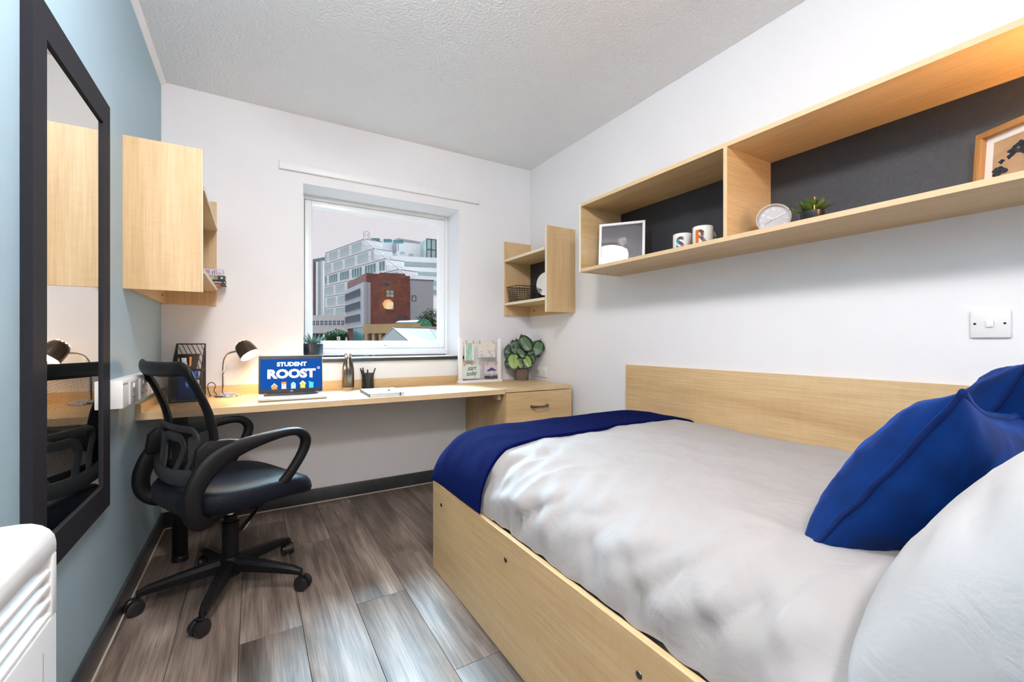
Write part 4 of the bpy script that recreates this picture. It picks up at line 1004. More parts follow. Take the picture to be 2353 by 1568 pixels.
mug(1.747, 1.350, 'S', mat('teal_glaze', (.02, .22, .33), .2), mat('maroon_glaze', (.10, .03, .03), .2), 'white mug with a teal letter S on the long shelf', 1.2)
mug(1.711, 1.216, 'R', mat('orange_glaze', (.55, .12, .02), .2), mat('brown_glaze', (.10, .035, .02), .2), 'white mug with an orange and brown letter R on the long shelf', -.2)

# clock
ck = root('table_clock', 'round pale grey table clock beside the shelf divider', 'clock', (1.735, .925, SZ))
nrm = Vector((-1.735, -.925, -.10)).normalized(); nrm = (nrm + Vector((0, -.0, .22))).normalized()
Mk = frame(Vector((1.735, .925, SZ + .0595)), Vector((0, 0, 1)).cross(nrm), nrm.cross(Vector((0, 0, 1)).cross(nrm)))
RIM = mat('clock_rim', (.55, .52, .47), .4); DIAL = mat('clock_dial', (.42, .41, .42), .6)
B().lathe([(.0, -.026), (.054, -.026), (.0585, -.020), (.0595, .004), (.0565, .006), (.0545, .003), (.0535, -.008), (.0, -.008)], seg=48, M=Mk).o('case', RIM, ck, 50)
dl = B().lathe([(.0, -.0078), (.0534, -.0078), (.0534, -.0070), (.0, -.0070)], seg=48, M=Mk).o('dial', DIAL, ck)
for h in range(1, 13):
    a = PI / 2 - h * PI / 6
    text(str(h), .0095, 'numeral', PRINTW, dl, Mk @ Matrix.Translation((.041 * math.cos(a), .041 * math.sin(a) - .0035, -.0068)), .0001, .0001)
    B().box(.047, .0515, -.0004, .0004, -.0069, -.0065, M=Mk @ Matrix.Rotation(a, 4, 'Z')).o('hour_mark', PRINTW, dl, 0)
def hand(a, l, w_, z, m, nm, tail=0): B().box(-tail, l, -w_, w_, z, z + .0008, M=Mk @ Matrix.Rotation(math.radians(a), 4, 'Z')).o(nm, m, dl, 0)
hand(150, .026, .0016, -.006, PRINTW, 'hour_hand'); hand(27, .045, .0013, -.005, PRINTW, 'minute_hand'); hand(212, .036, .0004, -.004, GUN, 'second_hand', .0)
hand(-90, .012, .0004, -.0045, PRINTW, 'alarm_hand')
B().lathe([(.0, -.006), (.003, -.006), (.003, -.0025), (.0, -.0022)], seg=16, M=Mk).o('hub', mat('brass_hub', (.6, .42, .10), .3, .6), dl)
# succulent in black pot with a wooden plant marker
ux, uy = 1.730, .790
su = root('potted_succulent', 'dark green rosette succulent in a black pot beside the clock', 'potted plant', (ux, uy, SZ))
B().lathe([(.0, 0), (.034, 0), (.038, .004), (.040, .048), (.0375, .049), (.036, .042), (.0, .042)], (ux, uy, SZ), 28).o('pot', BLKS, su, 50)
RG = [mat('rosette_green%d' % k, c, .35, var=.3, vscale=50) for k, c in enumerate(((.045, .095, .012), (.08, .13, .02), (.03, .07, .02)))]
rnd = random.Random(9)
for k in range(22):
    a = k * 2.4; q = k / 22; el = .15 + 1.0 * q; Lk = .068 - .022 * q; p0 = Vector((ux, uy, SZ + .044 + .008 * q)) + Vector((math.cos(a), math.sin(a), 0)) * .008
    d2 = Vector((math.cos(a) * math.cos(el), math.sin(a) * math.cos(el), math.sin(el)))
    B().tube([p0, p0 + d2 * Lk * .35, p0 + d2 * Lk * .7 + Vector((0, 0, .003)), p0 + d2 * Lk + Vector((0, 0, .005))], [(.005, .003), (.011, .0035), (.010, .003), (.0005, .0005)], 8).o('leaf', RG[k % 3], su, 60)
mk = Vector((ux - .022, uy - .020, SZ + .0))
B().tube([mk + Vector((0, 0, .046)), mk + Vector((0, 0, .070)), mk + Vector((0, 0, .080)), mk + Vector((0, 0, .082)), mk + Vector((0, 0, .088)), mk + Vector((0, 0, .095))], [(.0024, .0024), (.0026, .0026), (.0026, .0026), (.0018, .0018), (.0026, .0026), (.001, .001)], 8).o('wooden_stick', PEG, su)

# warm globe lamp further along the shelf
gx, gy = 1.70, .015
gl_ = root('globe_lamp', 'small warm globe lamp standing at the bed-head end of the long shelf', 'lamp', (gx, gy, SZ))
B().lathe([(.0, 0), (.055, 0), (.056, .012), (.03, .018), (.03, .055), (.0, .055)], (gx, gy, SZ), 32).o('base', BLKS, gl_, 50)
B().sphere((gx, gy, SZ + .125), .075, 28).o('globe', emit('warm_globe', (1.0, .60, .26), SHELF_W / (PI * 4 * PI * .075 ** 2)), gl_, 60)

# ================================================================== BED
bx0, bx1, by0, by1, bz = .687, XR - .0195, -.13, 1.837, .391
bd = root('bed', 'double bed base with maple side boards against the white wall', 'bed', ((bx0 + bx1) / 2, (by0 + by1) / 2, 0))
s_ = B().box(bx0, bx0 + .018, by0, by1, 0.002, bz, .0015).o('side_panel', MAPLE[1], bd, 0)
for y, z in ((1.738, .312), (1.190, .315), (.637, .315), (.09, .315)):
    B().lathe([(.0, 0), (.0085, 0), (.0075, .002), (.0, .0028)], (bx0, y, z), 16, M=Matrix.Rotation(-PI / 2, 4, 'Y')).o('screw_cap', mat('antique_cap', (.09, .085, .075), .35, .9), s_)
B().box(bx0 + .018, bx1, by1 - .018, by1, .002, bz, .0015).o('foot_panel', MAPLE[0], bd, 0)
B().box(bx0 + .018, bx1, by0, by0 + .018, .002, bz, .0015).o('head_panel', MAPLE[0], bd, 0)
B().box(bx0 + .018, bx1 - .002, by0 + .018, by1 - .018, .18, .365).o('mattress', mat('mattress_cloth', (.6, .6, .58), .9), bd, 0)
tag(B().box(XR - .0185, XR - .0005, by0, 1.883, .40, .868).o('headboard', MAPLE[1], None, 0), 'long low maple headboard panel fixed to the white wall beside the bed', 'headboard')

def g1(t, p=2.3): t = max(0.0, min(1.0, t)); return (1 - (1 - t) ** p) ** (1 / p)
def bed_h(x, y, off=0, wr=1):
    gx_ = g1((x - (.700 - off)) / (.25 + off), 2.6); gy_ = g1(((1.850 + off) - y) / (.15 + off), 2.5)
    gr = .80 + .20 * g1((1.935 - x) / .16)
    k = gx_ * gy_ * gr
    z = .380 + (.224 + off) * k + .012 * math.sin(PI * min(1, max(0, (x - .69) / 1.24))) * gy_
    if wr:
        e = math.exp(-max(0, x - .69) / .17)
        z += wr * k * (.016 * fbm(x * 2.1 + 3, y * 2.6, 1.3) + .008 * (1 - 2 * abs(noise.noise(Vector((x * 5 + y * 3.5, y * 2.2 - x * 1.5, 5.1))))) + .005 * fbm(x * 9 - y * 4, y * 7, 8.8))
        fold = noise.noise(Vector((y * 9.0 + x * 3.5, x * 1.6, 2.2))); fold2 = noise.noise(Vector((y * 17.0 - x * 9, x * 3, 7.7)))
        z += wr * e * gy_ * (.046 * (abs(fold) ** .8 * -1 + .25) + .020 * fold2) * min(1, (x - .682) / .05)
    return z
def sheet(name, m, xr, yr, nx_, ny_, off, wr, xs_=None, low=.383, smooth=180, edge=None):
    b = B()
    def f(u, v):
        uu = (1 - math.cos(u * PI / 2)) ** 1.5 * .35 + .65 * u if off >= 0 else u
        x = xr[0] + (xr[1] - xr[0]) * uu
        v2 = math.sin(v * PI / 2) if yr[1] > 1.8 else v
        y = yr[0] + (yr[1] - yr[0]) * v2
        if edge: y = y + edge(x) * (1 - v)
        z = max(low, bed_h(x, y, off, wr))
        if off == 0:
            e = math.exp(-((x - .70) / .20) ** 2); d1 = noise.noise(Vector((y * 6.5 + z * 9 + 2, z * 3.0, 4.4))); d2 = noise.noise(Vector((y * 15 - z * 14, z * 6, 1.7)))
            x = max(.7005, x + e * min(1, max(0, (z - .386) / .05)) * (.030 * (.55 - 2.1 * abs(d1)) + .012 * d2 - .002))
        return Vector((x, y, z))
    V = b.grid(f, nx_, ny_)
    # turned-in hem all round
    brd = [V[i][0] for i in range(nx_ + 1)] + [V[nx_][j] for j in range(1, ny_ + 1)] + [V[i][ny_] for i in range(nx_ - 1, -1, -1)] + [V[0][j] for j in range(ny_ - 1, 0, -1)]
    low_ = [b.bm.verts.new((v.co.x, v.co.y, max(low, v.co.z - .013))) for v in brd]
    n = len(brd)
    for i in range(n): b.bm.faces.new((brd[i], brd[(i + 1) % n], low_[(i + 1) % n], low_[i]))
    return b.o(name, m, None, smooth)
def cotton(name, c):
    m, N, L, b = nt(name); n, _ = tex(N, L, 600, detail=1); n2, _ = tex(N, L, 9, detail=4, dist=1.2)
    r = ramp(N, L, n2.outputs[0], ((.3, [x * .96 for x in c]), (.7, c))); L.new(r.outputs[0], b.inputs['Base Color'])
    bp = N.new('ShaderNodeBump'); bp.inputs['Strength'].default_value = .10; bp.inputs['Distance'].default_value = .001; L.new(n.outputs[0], bp.inputs['Height'])
    bp2 = N.new('ShaderNodeBump'); bp2.inputs['Strength'].default_value = .16; bp2.inputs['Distance'].default_value = .02; L.new(n2.outputs[0], bp2.inputs['Height']); L.new(bp.outputs[0], bp2.inputs['Normal'])
    L.new(bp2.outputs[0], b.inputs['Normal']); b.inputs['Roughness'].default_value = .75; b.inputs['Sheen Weight'].default_value = .15; return m
DUV = cotton('grey_white_cotton', (.36, .335, .32))
tag(sheet('duvet', DUV, (.7005, XR - .022), (-.09, 1.80), 150, 260, 0, 1), 'pale grey duvet with soft creases spread over the bed', 'duvet')
def knit():
    m, N, L, b = nt('navy_waffle_knit'); tc = N.new('ShaderNodeTexCoord')
    ws_ = []
    for rot, s2 in ((.35, 95), (-1.2, 95)):
        mp = N.new('ShaderNodeMapping'); mp.inputs['Rotation'].default_value = (0, 0, rot); w2 = N.new('ShaderNodeTexWave'); w2.inputs['Scale'].default_value = s2; w2.inputs['Distortion'].default_value = .4
        L.new(tc.outputs['Object'], mp.inputs[0]); L.new(mp.outputs[0], w2.inputs['Vector']); ws_.append(w2)
    mm = N.new('ShaderNodeMath'); mm.operation = 'MULTIPLY'; L.new(ws_[0].outputs['Fac'], mm.inputs[0]); L.new(ws_[1].outputs['Fac'], mm.inputs[1])
    r = ramp(N, L, mm.outputs[0], ((.0, (.0007, .0022, .026)), (.8, (.003, .009, .10)))); L.new(r.outputs[0], b.inputs['Base Color'])
    bp = N.new('ShaderNodeBump'); bp.inputs['Strength'].default_value = .6; bp.inputs['Distance'].default_value = .003; L.new(mm.outputs[0], bp.inputs['Height']); L.new(bp.outputs[0], b.inputs['Normal'])
    b.inputs['Roughness'].default_value = .9; b.inputs['Specular IOR Level'].default_value = .03; b.inputs['Sheen Weight'].default_value = .035; b.inputs['Sheen Tint'].default_value = (.03, .15, .9, 1); b.inputs['Sheen Roughness'].default_value = .4; return m
tag(sheet('throw_blanket', knit(), (.6855, XR - .022), (1.415, 1.864), 80, 60, .015, .45, edge=lambda x: -.045 * math.exp(-(x - .68) / .12) + .012 * math.sin(x * 5)), 'navy waffle-knit throw folded over the foot of the bed', 'throw')

# cushions -------------------------------------------------------------------
def velvet(name, c):
    m, N, L, b = nt(name); n, _ = tex(N, L, 7, detail=4, dist=1.5); r = ramp(N, L, n.outputs[0], ((.35, [x * .6 for x in c]), (.65, c))); L.new(r.outputs[0], b.inputs['Base Color'])
    b.inputs['Roughness'].default_value = .6; b.inputs['Specular IOR Level'].default_value = .1; b.inputs['Sheen Weight'].default_value = .40; b.inputs['Sheen Roughness'].default_value = .3; b.inputs['Sheen Tint'].default_value = (.005, .16, .9, 1)
    return m
VEL = velvet('blue_velvet', (.002, .024, .135)); VELP = velvet('blue_velvet_piping', (.004, .015, .085))
def cushion(name, label, cat_, C, e, s, ha, hb, th, mats, seed, pipe=None, wr=.017, pinch=.13, pw=.5):
    C = Vector(C); e = Vector(e).normalized(); s = Vector(s); s = (s - e * s.dot(e)).normalized(); n = e.cross(s).normalized()
    r = root(name, label, cat_, C - s * hb)
    def outline(u, v):   # sides pulled in, corners left out
        return u * (1 - pinch * (1 - v * v) ** 1 * abs(u) ** 3), v * (1 - pinch * (1 - u * u) * abs(v) ** 3)
    def f(sg):
        def g(a, c_):
            u, v = math.sin((a - .5) * PI), math.sin((c_ - .5) * PI); U, V_ = outline(u, v)
            k = max(0, (1 - abs(u) ** 2.5) * (1 - abs(v) ** 2.5)); k = 0 if k < 1e-9 else k; T = th * k ** pw * (1 - .22 * (u * u + v * v) / 2)
            rad = math.atan2(v, u); edge = max(abs(u), abs(v))
            wz = wr * (edge ** 2) * k ** .35 * (noise.noise(Vector((rad * 4.5, edge * 1.5, seed + sg))) + .6 * noise.noise(Vector((u * 9 + sg, v * 9, seed)))) + wr * .5 * noise.noise(Vector((u * 2.2, v * 2.2, seed + 9 * sg)))
            return C + e * ha * U + s * hb * V_ + n * sg * (T + wz * min(1, k * 3))
        return g
    b = B(); b.grid(f(1), 44, 44); b.grid(f(-1), 44, 44, 0, True); b.merge(1e-4)
    body = b.o('cover', mats, r, 180)
    if pipe:
        P_ = []
        for k in range(160):
            t = k / 40; q, fr = int(t), t - int(t); w2 = math.sin((fr - .5) * PI); u, v = ((w2, -1), (1, w2), (-w2, 1), (-1, -w2))[q]
            U, V_ = outline(u, v); P_.append(C + e * ha * U * 1.004 + s * hb * V_ * 1.004 + n * .006 * noise.noise(Vector((u * 3, v * 3, seed))))
        B().tube(P_, .0058, 8, loop=True, up=n).o('piping', pipe, r, 60)
    return r
cushion('velvet_cushion', 'royal blue velvet cushion with dark piping tilted on the duvet in front of the pillow', 'cushion', (1.242, .352, .706), (.97, .05, -.15), (.18, -.52, .83), .30, .208, .100, VEL, 3.3, VELP)
cushion('velvet_cushion', 'blue velvet cushion leaning by the wall panel at the bed head', 'cushion', (1.675, .330, .775), (.985, .03, .0), (.05, -.42, .9), .205, .205, .09, VEL, 8.1, VELP)
cushion('pillow', 'plump pale grey-white pillow propped at the head of the bed', 'pillow', (1.040, .035, .752), (.985, -.08, .0), (.0, -.68, .73), .365, .30, .150, cotton('pillow_cotton', (.48, .49, .50)), 5.5, None, .014, .03, .33)

# ================================================================== OUTSIDE, BEYOND THE WINDOW
Fv = Vector((math.sin(YAW), math.cos(YAW), 0)); Rv = Vector((math.cos(YAW), -math.sin(YAW), 0))
def E(r, f, z): return Rv * r + Fv * f + Vector((0, 0, z))
GZ = -4.5
ASPH = mat('tarmac', (.10, .10, .10), .9, var=.2, vscale=2)
struct(B().poly([E(-130, 8, GZ), E(60, 8, GZ), E(60, 260, GZ), E(-130, 260, GZ)]).o('ground', ASPH, None, 0, recalc=False))
def block(b, A, C_, z0, z1, depth, mi=0):
    """box with front face from A to C_ (r,f pairs), going back by depth away from the room"""
    A, C_ = Vector((*A, 0)), Vector((*C_, 0)); d_ = (C_ - A).normalized(); n = Vector((-d_.y, d_.x, 0))
    if n.y < 0: n = -n
    q = [A, C_, C_ + n * depth, A + n * depth]
    lo = [E(p.x, p.y, z0) for p in q]; hi = [E(p.x, p.y, z1) for p in q]
    b.rings([lo, hi], mi=mi); return b
def face_M(A, C_, t, z, out=.05):
    """matrix on the front face: x along the face, y up, z towards the room"""
    A, C_ = Vector((*A, 0)), Vector((*C_, 0)); d_ = (C_ - A).normalized(); p = A + (C_ - A) * t; n = Vector((-d_.y, d_.x, 0)); n = -n if n.y > 0 else n
    p = p + n * out
    X_ = (Rv * d_.x + Fv * d_.y); Nn = (Rv * n.x + Fv * n.y); o_ = E(p.x, p.y, z)
    return Matrix.Translation(o_) @ Matrix((X_, Vector((0, 0, 1)), Nn)).transposed().to_4x4()
def windows(bld, A, C_, spots, w_, h_, m, fm_, name='window', mull=0):
    """every window its own part; the mesh is shared"""
    proto = None
    for t, z in spots:
        M_ = face_M(A, C_, t, z, .06); M_ = Matrix.Translation(-bld.location) @ M_
        if proto is None:
            b = B().box(-w_ / 2, w_ / 2, -h_ / 2, h_ / 2, -.08, .0, mi=0)
            b.box(-w_ / 2, w_ / 2, -h_ / 2 - .06, -h_ / 2 + .03, -.08, .02, mi=1).box(-w_ / 2, w_ / 2, h_ / 2 - .06, h_ / 2 + .03, -.08, .02, mi=1)
            b.box(-w_ / 2 - .05, -w_ / 2 + .05, -h_ / 2, h_ / 2, -.08, .02, mi=1).box(w_ / 2 - .05, w_ / 2 + .05, -h_ / 2, h_ / 2, -.08, .02, mi=1)
            for k in range(mull): x = -w_ / 2 + w_ * (k + 1) / (mull + 1); b.box(x - .04, x + .04, -h_ / 2, h_ / 2, -.08, .02, mi=1)
            if mull: b.box(-w_ / 2, w_ / 2, -.04, .04, -.08, .02, mi=1)
            LOCAL.add('__tmp'); me_parent = bld
            bmesh.ops.recalc_face_normals(b.bm, faces=b.bm.faces); me = bpy.data.meshes.new(name); b.bm.to_mesh(me); b.bm.free()
            for mm_ in (m, fm_): me.materials.append(mm_)
            proto = bpy.data.objects.new(name, me); col.objects.link(proto); proto.parent = bld; proto.matrix_local = M_
        else: dup(proto, bld, M_)
def brickmat():
    m, N, L, b = nt('red_brick'); tc = N.new('ShaderNodeTexCoord'); mp = N.new('ShaderNodeMapping'); mp.inputs['Rotation'].default_value = (PI / 2, 0, 0)
    br = N.new('ShaderNodeTexBrick'); br.inputs['Scale'].default_value = 2.2; br.inputs['Color1'].default_value = (.24, .075, .05, 1); br.inputs['Color2'].default_value = (.16, .045, .035, 1); br.inputs['Mortar'].default_value = (.20, .12, .09, 1); br.inputs['Mortar Size'].default_value = .012
    L.new(tc.outputs['Object'], mp.inputs[0]); L.new(mp.outputs[0], br.inputs['Vector']); n, _ = tex(N, L, 1.2, detail=4); r = ramp(N, L, n.outputs[0], ((.3, (.75, .75, .75)), (.7, (1.15, 1.1, 1.1))))
    L.new(mixc(N, L, 1.0, br.outputs[0], r.outputs[0], 'MULTIPLY'), b.inputs['Base Color']); b.inputs['Roughness'].default_value = .9; return m
BRICK = brickmat(); CLADG = mat('grey_cladding', (.40, .38, .40), .7, var=.04, vscale=.4); CLADW = mat('white_cladding', (.80, .79, .79), .6, var=.03, vscale=.3)
CONC = mat('pale_concrete', (.62, .57, .53), .8, var=.06, vscale=.5); TAN = mat('tan_stone', (.52, .33, .15), .8, var=.12, vscale=.8)
WGL = mat('dark_window_glass', (.05, .065, .08), .5, var=.4, vscale=.6, Specular_IOR_Level=.1); WGP = mat('pale_green_glass', (.42, .53, .50), .2, var=.15, vscale=.25); WGT = mat('teal_glass', (.08, .22, .22), .15, var=.3, vscale=.4)
MULW = mat('pale_mullion', (.62, .63, .66), .6); FRD = mat('dark_teal_frame', (.05, .08, .08), .5); FRG = mat('grey_frame', (.14, .14, .15), .6); BROWN = mat('brown_panel', (.16, .07, .06), .7)
CURT = mat('curtained_glass', (.38, .38, .34), .4, var=.3, vscale=1.5)
# --- brick block with grey clad flank
bA, bC, bL = (-20.2, 60.0), (-14.8, 62.9), (-26.4, 69.6)
zt_ = 10.5
bk1 = root('brick_building', 'red brick block with a grey clad window flank outside the window', 'building', E(-20, 65, GZ))
b = B(); q = [bA, bC, (bC[0] + bL[0] - bA[0], bC[1] + bL[1] - bA[1]), bL]
b.rings([[E(*p, GZ) for p in q], [E(*p, zt_) for p in q]]); b.o('brick_walls', BRICK, bk1, 0)
fl_n = (bL[0] - bA[0], bL[1] - bA[1])
b = B()
def flank(t, z, o_): p = (bA[0] + fl_n[0] * t, bA[1] + fl_n[1] * t); nx_, ny_ = -fl_n[1], fl_n[0]; l_ = math.hypot(nx_, ny_); return E(p[0] + nx_ / l_ * o_, p[1] + ny_ / l_ * o_, z)
b.rings([[flank(-.02, 3.0, -.05), flank(1.01, 3.0, -.05), flank(1.01, 3.0, .35), flank(-.02, 3.0, .35)], [flank(-.02, 9.2, -.05), flank(1.01, 9.2, -.05), flank(1.01, 9.2, .35), flank(-.02, 9.2, .35)]])
b.o('grey_cladding', CLADG, bk1, 0)
b = B(); block(b, (bA[0] - .1, bA[1] - .12), (bA[0] + .55, bA[1] + .22), 3.0, 9.2, .3); b.o('grey_corner', CLADG, bk1, 0)
fo = (-fl_n[1] / math.hypot(*fl_n) * .36, fl_n[0] / math.hypot(*fl_n) * .36)
wA = (bA[0] + fo[0], bA[1] + fo[1]); wC = (bL[0] + fo[0], bL[1] + fo[1])
windows(bk1, wA, wC, [((k + .5) / 8 * .84 + .15, z) for z in (4.4, 6.2, 8.0) for k in range(8)], .86, 1.0, WGL, FRG)
windows(bk1, bA, bC, [(.53, 7.8), (.53, 6.05)], 1.10, 1.02, CURT, FRD, mull=1)
windows(bk1, bA, bC, [(.46, 9.1)], .6, .35, WGL, FRD, 'vent'); windows(bk1, bA, bC, [(.75, 4.5), (.88, 4.5)], .34, .36, WGL, FRD, 'small_window')
b = B(); block(b, (bA[0] - .2, bA[1] - .1), (bA[0] + .4, bA[1] + .1), GZ, 3.0, .4); b.o('pier', CLADG, bk1, 0)
rf = B(); block(rf, (-20.2, 66), (-16.5, 67), zt_ - .2, zt_ + 1.0, 3); rf.o('roof_house', BRICK, bk1, 0)
# entrance glazing at the flank foot
eg = B(); eg.rings([[flank(.02, GZ, .1), flank(.55, GZ, .1), flank(.55, GZ, .3), flank(.02, GZ, .3)], [flank(.02, 2.95, .1), flank(.55, 2.95, .1), flank(.55, 2.95, .3), flank(.02, 2.95, .3)]]); eg.o('entrance_glazing', WGT, bk1, 0)
# --- grey annex
an = root('grey_annex', 'plain grey rendered annex with one small window beside the brick block', 'building', E(-13, 64, GZ))
aA, aC = (-14.78, 63.0), (-11.65, 64.2)
b = B(); block(b, aA, aC, GZ, 9.95, 8); b.o('walls', CLADG, an, 0); windows(an, aA, aC, [(.16, 7.3)], .5, .75, CURT, FRD, mull=0)
b = B(); block(b, (aA[0], aA[1] - .1), (aC[0] + .1, aC[1] - .1), 9.95, 10.1, .3); b.o('coping', FRG, an, 0)
# --- tall glazed white building
gA, gL, HT = (-37.4, 110.0), (-55.2, 128.0), 27.2
gd = (gL[0] - gA[0], gL[1] - gA[1]); gl2 = math.hypot(*gd)
def gp(t, o_=0): nx_, ny_ = -gd[1] / gl2, gd[0] / gl2; return (gA[0] + gd[0] * t + nx_ * o_, gA[1] + gd[1] * t + ny_ * o_)
gb_ = root('glazed_building', 'tall white stepped building with a gridded glass flank outside the window', 'building', E(-42, 118, GZ))
FH = 3.25
b = B()
for k in range(9):
    z1 = HT - k * FH; ex = [-.0, -.20, -.42, -.66, -.8, -.8, -.8, -.8, -.8][k]
    p0, p1 = gp(ex), gp(1.0); back = 5
    n2 = (gd[1] / gl2 * back, -gd[0] / gl2 * back); n2 = n2 if n2[1] > 0 else (-n2[0], -n2[1])
    q = [p0, p1, (p1[0] + n2[0], p1[1] + n2[1]), (p0[0] + n2[0], p0[1] + n2[1])]
    b.rings([[E(*p, z1 - FH) for p in q], [E(*p, z1) for p in q]])
b.o('storeys', CLADW, gb_, 0)
for k in range(9):
    z1 = HT - k * FH; ex = [-.0, -.20, -.42, -.66, -.8, -.8, -.8, -.8, -.8][k]; p0, p1 = gp(ex - .003, .06), gp(1.0, .06); n2 = (gd[1] / gl2 * 5, -gd[0] / gl2 * 5); n2 = n2 if n2[1] > 0 else (-n2[0], -n2[1])
    q = [p0, p1, (p1[0] + n2[0], p1[1] + n2[1]), (p0[0] + n2[0], p0[1] + n2[1])]
    for dz in (-.10, -FH * .5): B().rings([[E(*p, z1 + dz - .12) for p in q], [E(*p, z1 + dz) for p in q]]).o('floor_band', MULW if dz < -.2 else FRG, gb_, 0)
for k in range(9):
    ex = [-.0, -.20, -.42, -.66, -.8, -.8, -.8, -.8, -.8][k]; zc = HT - k * FH - FH * .52
    A_, C_ = gp(ex, .02), gp(1.0, .02); n_w = int((1 - ex) * 17); sp_ = [((j + .5) / n_w, zc) for j in range(n_w) if (j * 7 + k * 3) % 5 != 0 or k > 6]
    windows(gb_, A_, C_, sp_, gl2 / 17 * .80, FH * .70, WGT if (k == 2 or k > 6) else WGP, MULW, 'glass_panel')
for k in range(1, 4):
    ex = [-.0, -.20, -.42, -.66][k]; b = B(); zz0 = HT - k * FH
    for j in range(6): p = gp(ex + .02 + (.2 * j / 5), -.0); b.cyl(E(*p, zz0), E(*p, zz0 + 1.2), .06, seg=5)
    p, q2 = gp(ex + .02), gp(ex + .22); b.cyl(E(*p, zz0 + 1.2), E(*q2, zz0 + 1.2), .06, seg=5); b.o('balcony_rail', MULW, gb_, 0)
p0, p1 = gp(0, .6), gp(-.95, .6); B().cyl(E(*p0, HT + .1), E(*p1, HT - 13.5), .09, seg=6).o('stair_stringer', FRG, gb_)
p0 = gp(.02); b = B()
for dx, dy in ((0, 0), (1.1, 0), (0, 1.1), (1.1, 1.1)): b.cyl(E(p0[0] + dx, p0[1] + dy, HT), E(p0[0] + dx, p0[1] + dy, HT + 1.9), .05, seg=5)
for z in (HT + .9, HT + 1.9): b.cyl(E(p0[0], p0[1], z), E(p0[0] + 1.1, p0[1], z), .05, seg=5)
b.o('roof_mast', FRG, gb_, 0)
for r_, f_, w_ in ((-36.5, 112, 2.2), (-33.5, 113, 2.0), (-31.2, 114, 2.4)): b = B(); block(b, (r_, f_), (r_ + w_, f_ + .3), HT - .1, HT + .55, 1.5); b.o('roof_unit', WGT, gb_, 0)
# --- stepped white wings to the right
wg = root('white_wing', 'white panelled wing with terraces and a glass stair tower outside the window', 'building', E(-26, 122, GZ))
def wing(nm, u0, u1, v0, v1, f0, f1, m, depth=6):
    A_ = ((u0 - 1176.5) / 996 * f0, f0); C_ = ((u1 - 1176.5) / 996 * f1, f1); z1 = 1.007 + (785 - v0) / 996 * f0; z0 = 1.007 + (785 - v1) / 996 * f0
    b = B(); block(b, A_, C_, z0, z1, depth); b.o(nm, m, wg, 0); return A_, C_, z0, z1
wing('upper_block', 840, 906, 552, 640, 116, 121, CLADW, 10); wing('block_return', 900, 914, 553, 582, 121, 118, CLADG, 8); wing('plant_block', 913, 982, 555, 700, 118, 122, CLADW, 10)
A_, C_, z0, z1 = wing('stair_tower', 980, 1012, 549, 640, 117, 119, WGP, 8)
for t in (.0, .33, .66, 1): M_ = face_M(A_, C_, t, z0, .1); B().box(-.12, .12, 0, z1 - z0, 0, .12, M=M_).o('mullion', FRD, wg, 0)
for z in (z0 + 5.2, z0 + 7.8, z1): M_ = face_M(A_, C_, 0, z, .1); B().box(0, 4.2, -.1, .1, 0, .14, M=M_).o('transom', FRD, wg, 0)
for k, (u0, v0, v1) in enumerate(((902, 588, 600), (908, 612, 622), (930, 632, 642), (952, 655, 664))):
    wing('terrace', u0, 1012, v0, v1, 110 - k * 5, 113 - k * 5, CLADW, 9); wing('glass_band', u0 + 6, 1012, v1, v1 + 12, 110.4 - k * 5, 113.4 - k * 5, WGP, 6)
A_, C_ = ((913 - 1176.5) / 996 * 118, 118), ((982 - 1176.5) / 996 * 122, 122); windows(wg, A_, C_, [(.16, 25.2), (.45, 24.9)], 1.2, .7, WGP, MULW, 'vent')
# --- left tower
tw_ = root('clad_tower', 'brown and white striped tower with teal glass beside the glazed building', 'building', E(-64, 145, GZ))
tA, tC = (-72, 148.0), (-60.5, 140.0)
b = B(); block(b, tA, tC, GZ, 28.3, 12); b.o('core', WGT, tw_, 0)
for t0, w_, m in ((.52, 1.4, CLADW), (.66, .9, BROWN), (.76, 1.2, CLADW), (.88, .9, CLADG), (.97, 1.3, CONC)): M_ = face_M(tA, tC, t0, GZ, .2); B().box(-w_ / 2, w_ / 2, 0, 31.5, 0, .5, M=M_).o('pilaster', m, tw_, 0)
for z in (22.0, 14.5): M_ = face_M(tA, tC, 0, z, .1); B().box(0, 7.2, -2.0, 1.2, 0, .4, M=M_).o('spandrel', CLADW, tw_, 0)
# --- long low white building
lw_ = root('low_office', 'long low pale office with one row of small square windows', 'building', E(-38, 82, GZ))
oA, oC = (-42.5, 85.0), (-28.5, 82.5)
b = B(); block(b, oA, oC, 2.6, 6.1, 8); b.o('upper_storey', CONC, lw_, 0); b = B(); block(b, (oA[0], oA[1] + 1.5), (oC[0], oC[1] + 1.5), GZ, 2.6, 6); b.o('ground_storey', WGL, lw_, 0)
windows(lw_, oA, oC, [((k + .5) / 16, 4.6) for k in range(16)], .66, .95, WGL, MULW, mull=1)
